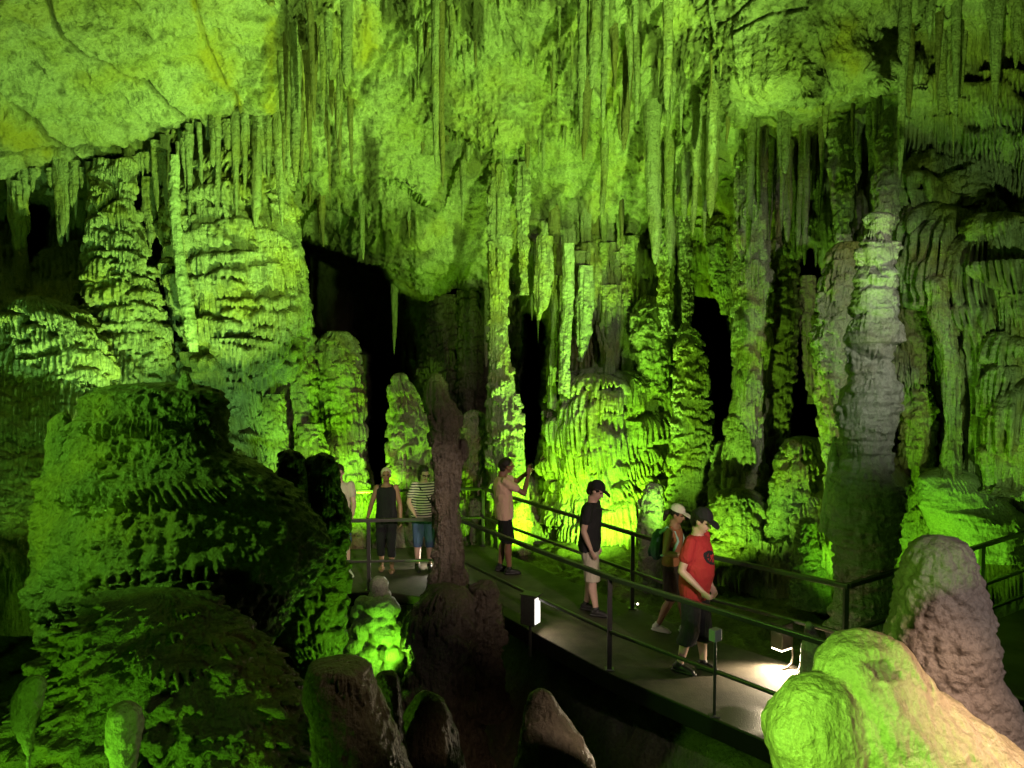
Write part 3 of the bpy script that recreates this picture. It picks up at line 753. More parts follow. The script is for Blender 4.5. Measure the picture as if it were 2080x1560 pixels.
formation('stalagmite', 'small smooth knob on top of the huge left boulder', 'stalagmite',
          [(755, 372, 382), (775, 362, 390), (800, 358, 396), (840, 352, 400)], 6.5, M['grey'], .008, None, 0, .05, .02, seed=51)
formation('stalagmite', 'smooth green finger stalagmite on the left flank of the huge boulder', 'stalagmite',
          [(836, 115, 142), (860, 103, 146), (900, 97, 143), (950, 96, 140), (1010, 96, 150), (1080, 90, 160)], 6.3, M['moss'], .009, None, .0, bump=.05, bscale=3, seed=52)
formation('stalagmite', 'dark blunt stalagmite, left one of the pair behind the huge boulder', 'stalagmite',
          [(912, 576, 600), (930, 566, 610), (980, 560, 622), (1050, 550, 640), (1120, 545, 650), (1200, 540, 660)], 7.6, M['dark'], .011, FL(16, .4), .02, seed=53)
formation('stalagmite', 'dark dripping stalagmite with sharp lit edges, right one of the pair behind the huge boulder', 'stalagmite',
          [(918, 642, 664), (940, 632, 678), (990, 626, 688), (1040, 615, 698), (1090, 585, 702), (1150, 570, 702), (1200, 565, 698), (1260, 575, 694), (1310, 590, 692), (1345, 610, 688)], 7.8, M['moss'], .01,
          [(40, (.2, .6), (.2, .5), (.05, .16), (.03, .05)), (40, (.12, .3), (.12, .3), (.03, .08), (.03, .05))], .03, .05, seed=54)
formation('flowstone_mass', 'low shingled flowstone slope in the bottom left corner', 'flowstone',
          [(1195, 300, 380), (1225, 240, 430), (1260, 190, 465), (1300, 140, 500), (1350, 110, 540), (1420, 60, 590), (1490, 20, 620), (1560, -30, 640), (1750, -90, 700)], 4.9, M['moss'], .0085,
          [(80, (.08, .4), (.05, .13), (.07, .18), (.05, .12), .9), (170, (.05, .2), (.03, .09), (.03, .09), (.04, .08), .95)], .0, bump=.2, bscale=1.8, depth=.7, seed=55, fine=.05, pop=.03, popscale=11, lobmul=1.5, grit=.035)
formation('stalactite', 'smooth bright green drop shaped drapery at the left edge of the photo', 'stalactite',
          [(1372, 50, 92), (1390, 38, 92), (1415, 28, 86), (1445, 24, 78), (1475, 30, 74), (1505, 42, 70), (1535, 52, 63), (1620, 54, 62)], 3.4, M['pale'], .006, None, 0, .05, .015, 4, seed=56)
formation('stalagmite', 'smooth rounded stalagmite in the middle of the shingled slope', 'stalagmite',
          [(1425, 234, 268), (1445, 220, 285), (1480, 213, 290), (1520, 214, 284), (1560, 225, 276), (1660, 220, 280)], 3.6, M['pale'], .006, None, 0, .05, .02, 4, seed=57)
formation('stalagmite', 'broken off flat topped stalagmite stump at the bottom of the photo', 'stalagmite',
          [(1340, 634, 744), (1350, 628, 752), (1365, 624, 756), (1400, 618, 764), (1450, 628, 785), (1500, 638, 812), (1570, 634, 838), (1720, 620, 890)], 3.6, M['brown'], .006, [(8, (.1, .25), (.1, .3), (.01, .03), (.03, .05))], 0, .05, .02, 4, seed=58, ripple=.01, domek=.28)
formation('stalagmite', 'dark rounded finger stalagmite right of the flat topped stump', 'stalagmite',
          [(1362, 776, 800), (1374, 762, 810), (1420, 753, 816), (1480, 752, 820), (1560, 750, 832), (1740, 740, 860)], 4.3, M['dark'], .007, None, 0, .05, .02, 4, seed=59, pop=.01, popscale=20)
formation('stalagmite', 'nearly black stalagmite left of the pit at the bottom edge', 'stalagmite',
          [(1402, 845, 880), (1430, 828, 905), (1500, 812, 935), (1600, 800, 960), (1760, 780, 990)], 4.6, M['dark'], .009, None, 0, .05, .04, 3, seed=601)
formation('stalagmite', 'dark humped stalagmite with a pale rim at the bottom centre', 'stalagmite',
          [(1398, 1088, 1110), (1415, 1072, 1128), (1450, 1064, 1145), (1490, 1056, 1175), (1540, 1048, 1205), (1640, 1030, 1230), (1780, 1000, 1260)], 4.1, M['grey'], .008, None, 0, .05, .03, 3, seed=602)

# right foreground
formation('stalagmite', 'pinkish grey wrinkled stalagmite standing at the right of the photo', 'stalagmite',
          [(1087, 1888, 1922), (1096, 1870, 1945), (1120, 1852, 1968), (1170, 1840, 1988), (1230, 1826, 2000), (1290, 1810, 2010), (1340, 1802, 2014), (1362, 1806, 2018), (1392, 1815, 2036), (1440, 1830, 2058), (1500, 1850, 2066), (1580, 1860, 2076), (1760, 1850, 2130)],
          3.9, M['pink'], .0055, None, 0, bump=.03, bscale=4, pop=.022, popscale=21, seed=70, fine=.012, ripple=.01)


def scar(v):
    # flaked patch with its own dark colour
    q = v.reshape(-1, 3)
    a = (q[:, 0] / q[:, 1]) * FPX + 1040
    c0 = P(np.array([1806.]), np.array([1368.]), 2.60)[0]
    dx = (q[:, 0] - c0[0]) / .048
    dz = (q[:, 2] - c0[2]) / .038
    nz = .5 * fbm(q * 38, 3, 5)
    m = 1 - sstep(.75, .95, np.abs(dx - dz * .15 + nz * .9) * .6 + np.abs(dz + dx * .45 + nz) * .9)
    m = m * (q[:, 1] < c0[1] + .09)
    return {'ochre': .5 * sstep(.2, .5, fbm(q * 3, 3, 3)), 'mineral_shade': np.clip(m, 0, 1) * .72}


GL = formation('stalagmite', None, None,
          [(1277, 1738, 1786), (1288, 1712, 1806), (1305, 1690, 1826), (1340, 1670, 1854), (1400, 1662, 1900), (1440, 1660, 1960), (1480, 1664, 2010), (1520, 1668, 2060), (1580, 1670, 2100), (1680, 1670, 2150), (1800, 1660, 2200)],
          2.75, M['cream'], .0045, [(7, (.15, .35), (.2, .4), (.01, .03), (.06, .1))], .006, .06, .03, 4, seed=71, fine=.006, attr=scar)
GL2 = formation('stalagmite', None, None,
          [(1372, 1640, 1690), (1392, 1605, 1720), (1425, 1578, 1740), (1460, 1562, 1750), (1510, 1558, 1760), (1560, 1566, 1775), (1660, 1590, 1790), (1800, 1590, 1800)],
          2.66, M['cream'], .0045, None, .006, .06, .03, 4, seed=72, fine=.006, attr=scar)
GL3 = formation('stalagmite', None, None,
          [(1470, 1850, 1960), (1490, 1830, 2010), (1520, 1820, 2060), (1560, 1840, 2100), (1680, 1800, 2160), (1800, 1800, 2200)],
          2.78, M['cream'], .0045, None, .006, .06, .03, 4, seed=73, fine=.006, attr=scar)
# one body: the shoulders are grown into the dome
pts = []
for ob in (GL, GL2, GL3):
    me = ob.data
    v = np.empty(len(me.vertices) * 3, np.float32); me.vertices.foreach_get('co', v)
    f = np.empty(len(me.loops), np.int32); me.loops.foreach_get('vertex_index', f)
    v = v.reshape(-1, 3) + np.array(ob.location)
    nu_ = int(f.reshape(-1, 4)[0, 3])
    z0, z1 = v[:nu_].mean(0), v[-nu_:].mean(0)
    n_ = len(v)
    f = f.reshape(-1, 4)
    capf = []
    for st_, cc_ in ((0, n_), (n_ - nu_, n_ + 1)):
        for k in range(nu_):
            a_, b_ = st_ + k, st_ + (k + 1) % nu_
            capf.append((b_, a_, cc_, cc_) if st_ == 0 else (a_, b_, cc_, cc_))
    pts.append((np.concatenate([v, [z0, z1]]), np.concatenate([f, np.array(capf)])))
for ob in (GL, GL2, GL3):
    bpy.data.objects.remove(ob)


def fuse_tri(parts, name, mat, voxel, smooth, disp):
    vs, fs, n0 = [], [], 0
    for v, f in parts:
        vs.append(v); fs += [tuple(dict.fromkeys(int(q) + n0 for q in r)) for r in f]; n0 += len(v)
    me = bpy.data.meshes.new(name)
    me.from_pydata(np.concatenate(vs).tolist(), [], fs)
    me.materials.append(mat)
    ob = bpy.data.objects.new(name, me); COL.objects.link(ob)
    m = ob.modifiers.new('r', 'REMESH'); m.mode = 'VOXEL'; m.voxel_size = voxel
    s = ob.modifiers.new('s', 'SMOOTH'); s.iterations = smooth; s.factor = .5
    m2 = bpy.data.meshes.new_from_object(ob.evaluated_get(bpy.context.evaluated_depsgraph_get()))
    m2.name = name
    ob.modifiers.clear(); ob.data = m2; bpy.data.meshes.remove(me)
    v = np.empty(len(m2.vertices) * 3, np.float32); m2.vertices.foreach_get('co', v)
    n = np.empty(len(m2.vertices) * 3, np.float32); m2.vertices.foreach_get('normal', n)
    v = v.reshape(-1, 3); n = n.reshape(-1, 3)
    sc = scar(v)
    print('scar verts', int((sc['mineral_shade'] > .3).sum()))
    v2 = v + n * (disp(v) - .014 * np.clip(sc['mineral_shade'] / .72, 0, 1))[:, None]
    m2.vertices.foreach_set('co', v2.astype(np.float32).ravel())
    for nm, arr in sc.items():
        m2.attributes.new(nm, 'FLOAT', 'POINT').data.foreach_set('value', arr.astype(np.float32))
    m2.polygons.foreach_set('use_smooth', np.ones(len(m2.polygons), bool))
    m2.update()
    return ob


tag(fuse_tri(pts, 'stalagmite', M['cream'], .0075, 20, lambda v: .012 * fbm(v * 9, 3, 3) + .005 * np.clip(1 - worley(v * 22, 4)[0] * 1.2, -.2, 1) - .006 * np.clip(worley(v * 13, 9)[0] - .75, 0, 1) * 3 + .004 * fbm(v * np.array([40, 40, 16]), 3, 5) + .006 * fbm(v * np.array([14, 14, 3]), 2, 8)),
    'smooth glowing yellow green stalagmite with a dark flaked patch, bottom right corner', 'stalagmite')


# cauliflower cluster under the landing: many knobs grown into one body
def ball(c, r, nu=20, nv=12, sq=(1, 1, 1)):
    t = np.linspace(0, math.pi, nv)[:, None]
    f = np.linspace(0, 2 * math.pi, nu, endpoint=False)[None]
    v = np.stack([np.sin(t) * np.cos(f) * sq[0], np.sin(t) * np.sin(f) * sq[1], np.cos(t) * sq[2] + 0 * f], -1) * r + np.array(c)
    return v.reshape(-1, 3), grid_faces(nv, nu, True)[:, ::-1]


def fuse(parts, name, mat, voxel, smooth=2, parent=None, disp=None):
    vs, fs, n0 = [], [], 0
    for v, f in parts:
        vs.append(v); fs.append(f + n0); n0 += len(v)
    ob = mesh_obj(name, np.concatenate(vs), np.concatenate(fs), mat)
    m = ob.modifiers.new('r', 'REMESH'); m.mode = 'VOXEL'; m.voxel_size = voxel
    if smooth:
        s = ob.modifiers.new('s', 'SMOOTH'); s.iterations = smooth; s.factor = .5
    dg = bpy.context.evaluated_depsgraph_get()
    me = bpy.data.meshes.new_from_object(ob.evaluated_get(dg))
    me.name = name
    ob.modifiers.clear()
    old = ob.data
    ob.data = me
    bpy.data.meshes.remove(old)
    if disp is not None:
        v = np.empty(len(me.vertices) * 3, np.float32); me.vertices.foreach_get('co', v)
        n = np.empty(len(me.vertices) * 3, np.float32); me.vertices.foreach_get('normal', n)
        v = v.reshape(-1, 3); n = n.reshape(-1, 3)
        v = v + n * disp(v)[:, None]
        me.vertices.foreach_set('co', v.astype(np.float32).ravel())
    me.polygons.foreach_set('use_smooth', np.ones(len(me.polygons), bool))
    me.update()
    if not len(me.materials):
        me.materials.append(mat)
    if parent:
        ob.parent = parent
    return ob


rg = random.Random(4)
pts = [ball(P(770, 1190, 10.2), .13), ball(P(772, 1215, 10.2), .16), ball(P(775, 1245, 10.1), .17), ball(P(772, 1290, 10.1), .26), ball(P(762, 1340, 10.1), .34), ball(P(760, 1400, 10.1), .4), ball(P(770, 1450, 10.1), .45)]
for k in range(70):
    yy = rg.uniform(1225, 1420)
    hw = np.interp(yy, [1225, 1260, 1330, 1420], [26, 46, 58, 60])
    xx = 762 + rg.uniform(-1, 1) * hw
    dd = 10.1 - .38 * math.sqrt(max(0, 1 - ((xx - 762) / (hw + 6)) ** 2)) + rg.uniform(0, .1)
    pts.append(ball(P(xx, yy, dd), rg.uniform(.05, .13), sq=(1, 1, rg.uniform(.8, 1.2))))
tag(fuse(pts, 'stalagmite', M['pale'], .016, 2, None, lambda v: .014 * fbm(v * 14, 3, 3) + .006 * fbm(v * np.array([45, 45, 12]), 2, 5)),
    'bright green cauliflower shaped stalagmite cluster below the landing', 'stalagmite')

# ------------------------------------------------------------------ stalactites
protos = []
for k in range(9):
    rr = np.random.RandomState(100 + k)
    nv, nu = 90, 22
    t = np.linspace(0, 1, nv)
    kind = k % 3
    if kind == 0:
        rad = (1 - t) ** .55
    elif kind == 1:
        rad = np.where(t < .8, 1 - .35 * t, .72 * np.sqrt(np.clip((1 - t) / .2, 0, 1)))
    else:
        rad = (1 - t ** 1.6) * (1 - .2 * t)
    th = np.linspace(0, 2 * math.pi, nu, endpoint=False)
    sx = .35 * n1(t * 2.2, k * 5 + 1) * t
    sy = .35 * n1(t * 2.2, k * 5 + 2) * t
    q = np.stack([np.cos(th)[None] * 1.3 + 0 * t[:, None], np.sin(th)[None] * 1.3 + 0 * t[:, None], t[:, None] * 5 + 0 * th[None]], -1)
    rad2 = np.maximum(rad, .0)[:, None] * (1 + .35 * fbm(q, 3, k * 3 + 1) + .22 * fbm(q * np.array([2.5, 2.5, 4]), 3, k * 3 + 2))
    v = np.stack([rad2 * np.cos(th)[None] + sx[:, None], rad2 * np.sin(th)[None] + sy[:, None], -t[:, None] + 0 * rad2], -1)
    me_o = mesh_obj('stalactite', v, grid_faces(nv, nu, True)[:, ::-1], M['tite'])
    protos.append(me_o.data)
    bpy.data.objects.remove(me_o)
protob = []
for me in protos:
    m2 = me.copy(); m2.materials.clear(); m2.materials.append(M['titebrown']); protob.append(m2)

rs = random.Random(11)


def tite(px, py, ln, w, label, kind=None, brown=False, d=None, group='stalactites hanging from the cave ceiling'):
    p = Vector(P(px, py, d)) if d else Vector(shell_at(px, py))
    dep = p.y
    Lm, Wm = ln * dep / FPX, w * dep / FPX / 2
    k = kind if kind is not None else rs.randrange(9)
    o = bpy.data.objects.new('stalactite', (protob if brown else protos)[k])
    COL.objects.link(o)
    up = min(.25, Lm * .2)
    o.location = p + Vector((0, .02, up))
    o.scale = (Wm, Wm, Lm + up)
    o.rotation_euler = (rs.uniform(-.03, .03), rs.uniform(-.03, .03), rs.uniform(0, 6.28))
    tag(o, label, 'stalactite', group)
    return o


# the ones that stand out, each with its own label
for a in [
    (884, -20, 345, 17, 'very long dark straight stalactite hanging from the top edge, left of centre', 1, False, 10.4),
    (702, -20, 190, 26, 'thick pale blunt stalactite at the top edge with a dark broken end', 1, False, 10.3),
    (1186, -20, 205, 26, 'pale straight stalactite, left one of the bright pair at top centre', 1, False, 10.3),
    (1212, -20, 190, 26, 'pale straight stalactite, right one of the bright pair at top centre', 4, False, 10.2),
    (1232, -30, 280, 16, 'thin pale stalactite beside the bright pair at top centre', 4, False, 10.4),
    (1277, 130, 172, 22, 'fat brown carrot shaped stalactite with a blunt tip', 7, True, 12.0),
    (1296, 40, 200, 20, 'pale tapering stalactite right of the fat brown carrot', 0, False, 11.4),
    (1247, 60, 120, 18, 'rusty pointed stalactite left of the fat brown carrot', 0, True, 11.4),
    (1325, 180, 350, 34, 'longest thick ridged stalactite, right of centre', 1, False, 13.0),
    (1362, 260, 280, 26, 'long straight stalactite beside the longest ridged one', 4, False, 13.4),
    (1415, 120, 225, 26, 'long pale stalactite, left of the club tipped one', 4, False, 12.0),
    (1452, 150, 285, 30, 'club tipped speckled stalactite ending in a pale rounded knob', 1, False, 12.0),
    (1435, 150, 330, 22, 'thin stalactite wedged between the long pale one and the club tipped one', 0, False, 12.3),
    (655, 40, 200, 16, 'slim pale needle stalactite left of centre', 0, False, 11.2),
    (600, 20, 345, 26, 'long fluted stalactite beside the edge of the smooth ceiling slab', 4, False, 11.0),
    (832, 150, 80, 14, 'small whitish ragged stalactite with a bright tip', 2, False, 12.4),
    (1123, 80, 110, 14, 'small dark stalactite in the middle of the ceiling', 0, True, 12.0),
    (1070, 280, 60, 12, 'short dark stub hanging under the belly lip', 1, True, 13.2),
    (548, -10, 20, 20, 'stubby dark lump at the top edge of the smooth slab', 1, True, 10.2),
    (940, 350, 120, 16, 'yellowish stalactite left of the slender centre column', 2, False, 13.9),
    (895, 0, 370, 16, 'thin brown stalactite touching the very long dark one', 4, True, 10.6),
    (1632, 300, 205, 18, 'lone thin stalactite with a pale point, below the rounded ceiling bulge', 4, False, 12.2),
    (1602, 320, 170, 20, 'blunt grey stalactite left of the lone thin one', 1, False, 12.2)]:
    tite(*a[:5], kind=a[5], brown=a[6], d=a[7], group=None)

# per cluster: label, x range, top edge, lengths, widths, number, share of brown ones
CL = [('short stalactite in the fringe below the smooth left ceiling slab', 20, 340, lambda x: np.interp(x, [0, 220, 340], [350, 346, 300]), (45, 150), (10, 24), 34, 0),
      ('slim stalactite in the curtain crowning the broad tiered column', 350, 585, lambda x: np.interp(x, [350, 430, 585], [305, 254, 250]), (70, 190), (9, 22), 28, 0),
      ('stalactite in the dark bundle beside the smooth slab edge', 575, 690, lambda x: rs.uniform(-20, 260), (90, 260), (9, 22), 20, .65),
      ('thin stalactite on the rough ceiling between the slab edge and the very long dark stalactite', 690, 880, lambda x: rs.uniform(-10, 300), (40, 150), (6, 14), 12, .25),
      ('thin stalactite on the rough ceiling above the belly lip', 900, 1160, lambda x: rs.uniform(-20, 200), (35, 110), (6, 13), 10, .25),
      ('little stalactite in the row under the belly lip', 890, 1210, lambda x: np.interp(x, [880, 1000, 1210], [270, 290, 255]) + rs.uniform(-4, 6), (18, 60), (5, 11), 24, .1),
      ('stalactite in the dense hanging cluster right of the bright pair', 1170, 1480, lambda x: rs.uniform(-20, 330), (70, 240), (8, 24), 36, .2),
      ('stalactite in the hanging curtain under the rounded ceiling bulge', 1490, 1800, lambda x: np.interp(x, [1490, 1640, 1800], [245, 215, 190]) + rs.uniform(0, 100), (80, 260), (9, 20), 56, .15),
      ('stalactite in the tall curtain at the upper right corner', 1840, 2070, lambda x: rs.uniform(-20, 90), (110, 260), (12, 30), 24, .15),
      ('stalactite on the brown ledge above the mouth of the dark chamber', 610, 830, lambda x: np.interp(x, [600, 800], [352, 410]) + rs.uniform(0, 40), (40, 110), (6, 14), 10, .3),
      ('grey stalactite hanging at the back rim of the dark chamber', 800, 990, lambda x: np.interp(x, [800, 870, 990], [575, 610, 585]), (30, 150), (8, 20), 14, 0),
      ('stalactite in the broken cluster above the ribbed flowstone mass', 1060, 1400, lambda x: rs.uniform(400, 560), (50, 170), (10, 24), 34, .1)]
for ci, (lab, x0, x1, yf, ln, w, n, br) in enumerate(CL):
    for k in range(n):
        if k % 4 == 0:
            xc = x0 + (x1 - x0) * (k + 4 * rs.random()) / n
        x = min(x1, max(x0, xc + rs.gauss(0, 1) * (x1 - x0) / n * 1.5))
        q = rs.random() ** 2.2
        y0_ = float(yf(x))
        if 3 <= ci <= 6 and bare_at(np.float64(x), np.float64(y0_)) > .4:
            x = x + 70; y0_ = float(yf(x)) * .5
        tite(x, y0_, ln[0] * .7 + (ln[1] * 1.1 - ln[0] * .7) * q, w[0] * .8 + (w[1] * 1.25 - w[0] * .8) * (.35 * q + .65 * rs.random() ** 1.5), lab, None, rs.random() < br,
             {0: 12.9, 1: 12.8}.get(ci))
# ------------------------------------------------------------------ walkway, railings, lamps
def prism(poly, z0, z1):
    n = len(poly)
    bm_v = [(x, y, z1) for x, y in poly] + [(x, y, z0) for x, y in poly]
    return bm_v, n


def box_bar(p, q, w, h, up=(0, 0, 1)):
    p, q = Vector(p), Vector(q)
    d = (q - p).normalized()
    u = Vector(up)
    s = d.cross(u)
    if s.length < 1e-4:
        s = Vector((1, 0, 0))
    s.normalize()
    u = s.cross(d)
    vs = []
    for c in (p, q):
        for a, b in ((-1, -1), (1, -1), (1, 1), (-1, 1)):
            vs.append(tuple(c + s * a * w / 2 + u * b * h / 2))
    return np.array(vs), np.array([[0, 1, 2, 3], [7, 6, 5, 4], [0, 4, 5, 1], [1, 5, 6, 2], [2, 6, 7, 3], [3, 7, 4, 0]])


def join(parts):
    vs, fs, n = [], [], 0
    for v, f in parts:
        vs.append(np.asarray(v)); fs.append(np.asarray(f) + n); n += len(v)
    return np.concatenate(vs), np.concatenate(fs)


def bars_obj(name, parts, mat, parent=None, bevel=.006):
    v, f = join(parts)
    if parent is not None:
        v = v - np.array(parent.location)
    o = mesh_obj(name, v, f, mat, parent, smooth=False)
    if bevel:
        b = o.modifiers.new('b', 'BEVEL'); b.width = bevel; b.segments = 2
    return o


def concrete():
    m, nt, bs, N, L = mat_new('walkway concrete')
    geo = N('ShaderNodeNewGeometry')
    a = N('ShaderNodeTexNoise'); a.inputs['Scale'].default_value = 1.6; a.inputs['Detail'].default_value = 8; a.inputs['Roughness'].default_value = .65
    b = N('ShaderNodeTexNoise'); b.inputs['Scale'].default_value = 70; b.inputs['Detail'].default_value = 5
    L(geo.outputs['Position'], a.inputs['Vector']); L(geo.outputs['Position'], b.inputs['Vector'])
    cr = N('ShaderNodeValToRGB')
    e = cr.color_ramp.elements
    e[0].position = .34; e[0].color = (.03, .024, .017, 1)
    e[1].position = .62; e[1].color = (.10, .082, .06, 1)
    L(a.outputs['Fac'], cr.inputs[0])
    # wet patch at the near edge by the thin post
    vm = N('ShaderNodeVectorMath'); vm.operation = 'DISTANCE'
    L(geo.outputs['Position'], vm.inputs[0]); vm.inputs[1].default_value = (2.12, 7.12, 0)
    ad = N('ShaderNodeMath'); ad.operation = 'MULTIPLY_ADD'; ad.inputs[1].default_value = .75
    L(a.outputs['Fac'], ad.inputs[0]); L(vm.outputs['Value'], ad.inputs[2])
    mr = N('ShaderNodeMapRange'); mr.inputs[1].default_value = .58; mr.inputs[2].default_value = .72
    L(ad.outputs[0], mr.inputs[0])
    mx = N('ShaderNodeMix'); mx.data_type = 'RGBA'; mx.inputs[6].default_value = (.045, .036, .028, 1)
    L(mr.outputs[0], mx.inputs[0]); L(cr.outputs[0], mx.inputs[7])
    mu = N('ShaderNodeMix'); mu.data_type = 'RGBA'; mu.blend_type = 'OVERLAY'; mu.inputs[0].default_value = .35
    L(mx.outputs[2], mu.inputs[6]); L(b.outputs['Fac'], mu.inputs[7])
    L(mu.outputs[2], bs.inputs['Base Color'])
    rr = N('ShaderNodeMapRange'); rr.inputs[3].default_value = .35; rr.inputs[4].default_value = .8
    L(mr.outputs[0], rr.inputs[0]); L(rr.outputs[0], bs.inputs['Roughness'])
    bp = N('ShaderNodeBump'); bp.inputs['Strength'].default_value = .35; bp.inputs['Distance'].default_value = .01
    L(b.outputs['Fac'], bp.inputs['Height']); L(bp.outputs[0], bs.inputs['Normal'])
    return m


M['concrete'] = concrete()
M['rail'] = plain('dark painted steel', (.11, .105, .095), .36, .75, .1, 40, .3)
M['side_shade'] = plain('walkway side shade', (.012, .011, .010), .5, .3, .1, 20, .3)  # no real beam: shade of the deck sides put into the colour
M['lampbody'] = plain('bronze lamp housing', (.10, .085, .065), .45, .5, .1, 30, .2)
M['glow'] = plain('warm lamp diffuser', (.9, .85, .75), .4, 0, 0, 10, .02, (1, .86, .62), 14)
M['glowwhite'] = plain('white lamp diffuser', (.9, .9, .88), .4, 0, 0, 10, .02, (1, .97, .9), 1.3)
M['grey box'] = plain('pale grey plastic box', (.24, .25, .25), .5, 0, .05, 40, .1)

NEAR = [(-5.0, 10.72), (-.74, 10.98), (.22, 9.42), (1.07, 8.12), (2.24, 6.72), (3.7, 5.05)]
FAR = [(-5.0, 12.95), (-.45, 13.55), (.94, 11.3), (2.35, 9.15), (3.46, 7.95)]
BR = [(8.2, 11.25), (8.2, 8.2)]
poly = NEAR + [BR[1], BR[0]] + FAR[::-1]
me = bpy.data.meshes.new('walkway')
n = len(poly)
me.from_pydata([(x, y, 0) for x, y in poly] + [(x, y, -.2) for x, y in poly], [],
               [list(range(n)), list(range(2 * n - 1, n - 1, -1))] + [[i, i + n, (i + 1) % n + n, (i + 1) % n] for i in range(n)])
me.materials.append(M['concrete']); me.materials.append(M['side_shade'])
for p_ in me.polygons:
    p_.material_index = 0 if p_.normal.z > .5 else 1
o = bpy.data.objects.new('walkway', me); COL.objects.link(o)
b = o.modifiers.new('b', 'BEVEL'); b.width = .015; b.segments = 2
tag(o, kind='structure')
G0 = lambda px, py: P(px, py, 3.46 / (((py - 702) / FPX)))
# a loose slab set against the landing
v = [(-1.78, 10.86, .02), (-1.22, 10.62, .02), (-1.05, 10.95, .02), (-1.75, 11.02, .02)]
me = bpy.data.meshes.new('paving_slab')
me.from_pydata(v + [(x, y, -.1) for x, y, z in v], [], [[0, 1, 2, 3], [7, 6, 5, 4]] + [[i, i + 4, (i + 1) % 4 + 4, (i + 1) % 4] for i in range(4)])
me.materials.append(M['concrete'])
o = bpy.data.objects.new('paving_slab', me); COL.objects.link(o)
b = o.modifiers.new('b', 'BEVEL'); b.width = .01
tag(o, 'angular grey slab laid against the landing left of the dark pillar', 'paving slab')


def railing(label, path, posts, levels, inset=0):
    root = empty('railing', (path[0][0], path[0][1], 0))
    tag(root, label, 'railing', 'railings along the walkway')
    for nm, z, w, h in levels:
        pts = [Vector((x, y, z)) for x, y in path]
        parts = []
        for a, c in zip(pts, pts[1:]):
            e = (c - a).normalized() * w * .42
            parts.append(box_bar(a - e, c + e, w, h))
        bars_obj(nm, parts, M['rail'], root, .008)
    for (x, y) in posts:
        bars_obj('post', [box_bar((x, y, -.1), (x, y, levels[0][1] - .012), .05, .05, (0, 1, 0)), box_bar((x, y, .003), (x, y, .014), .1, .1, (0, 1, 0))], M['rail'], root, .004)
    return root


off = .045
near = [(-5.0, 10.80), (-.76, 11.06), (.26, 9.44), (1.09, 8.18), (2.27, 6.78), (3.72, 5.1)]
railing('near railing on the pit side of the walkway, cornering behind the dark pillar', near,
        [(-3.9, 10.865), (-2.02, 10.98), (-.76, 11.06), (1.04, 8.26), (3.05, 5.88)], [('top_rail', 1.0, .055, .05), ('lower_rail', .42, .04, .035)])
far = [(-5.0, 12.88), (-.5, 13.46), (.9, 11.25), (2.3, 9.1), (3.42, 7.95)]
railing('far railing with a corner post beside the man in salmon', far,
        [(-3.2, 13.11), (-.5, 13.46), (1.58, 10.2), (3.42, 7.95)], [('top_rail', 1.0, .055, .05), ('lower_rail', .5, .045, .04)])
railing('railing running off to the right edge behind the pinkish stalagmite', [(3.47, 7.98), (8.1, 11.19)], [(5.8, 9.6), (8.0, 11.12)],
        [('top_rail', 1.0, .055, .05), ('lower_rail', .5, .045, .04), ('bottom_rail', .16, .04, .035)])

# thin post with a small box
t = empty('sign_post', (1.89, 7.2, 0)); tag(t, 'thin black post topped by a small pale grey box, near walkway edge', 'sign post')
bars_obj('pole', [box_bar((1.89, 7.2, 0), (1.89, 7.2, .72), .025, .025, (0, 1, 0)), box_bar((1.89, 7.2, .002), (1.89, 7.2, .012), .1, .08, (0, 1, 0))], M['rail'], t, .003)
bars_obj('box', [box_bar((1.89, 7.2, .72), (1.89, 7.2, .83), .075, .10, (.8, .6, 0))], M['grey box'], t, .006)


def light(name, kind, loc, target, color, watts, angle=90, blend=.4, size=.08, parent=None):
    ld = bpy.data.lights.new(name, kind)
    ld.color = color
    ld.energy = watts
    if kind == 'SPOT':
        ld.spot_size = R(angle)
        ld.spot_blend = blend
    ld.shadow_soft_size = size
    o = bpy.data.objects.new(name, ld)
    COL.objects.link(o)
    loc = Vector(loc)
    if parent:
        o.parent = parent
        o.location = loc - parent.location
    else:
        o.location = loc
    if target is not None:
        o.rotation_euler = (Vector(target) - loc).to_track_quat('-Z', 'Y').to_euler()
    return o


# lamp on the pit side
lx, ly = .22, 9.36
t = empty('path_lamp', (lx, ly, 0)); tag(t, 'dark box lamp with one bright white face on the pit side of the walkway', 'path lamp', 'box lamps lighting the walkway')
up = (.55, -.83, 0)
fn = (.86, -.51)
bars_obj('post', [box_bar((lx, ly, -.3), (lx, ly, .1), .03, .03, (*fn, 0))], M['rail'], t, .003)
bars_obj('housing', [box_bar((lx, ly, .1), (lx, ly, .46), .15, .19, (*fn, 0))], M['rail'], t, .008)
f2 = (lx + .098 * fn[0], ly + .098 * fn[1])
bars_obj('diffuser', [box_bar((f2[0], f2[1], .125), (f2[0], f2[1], .435), .12, .016, (*fn, 0))], M['glowwhite'], t, .004)
bars_obj('hood', [box_bar((lx + .01, ly, .461), (lx + .01, ly, .475), .17, .23, (*fn, 0))], M['rail'], t, .003)
light('lamp_light', 'SPOT', (f2[0] + .03, f2[1] - .02, .3), (f2[0] + .6, f2[1] - .1, -.1), (1, .84, .6), 10, 150, .6, .06, t)
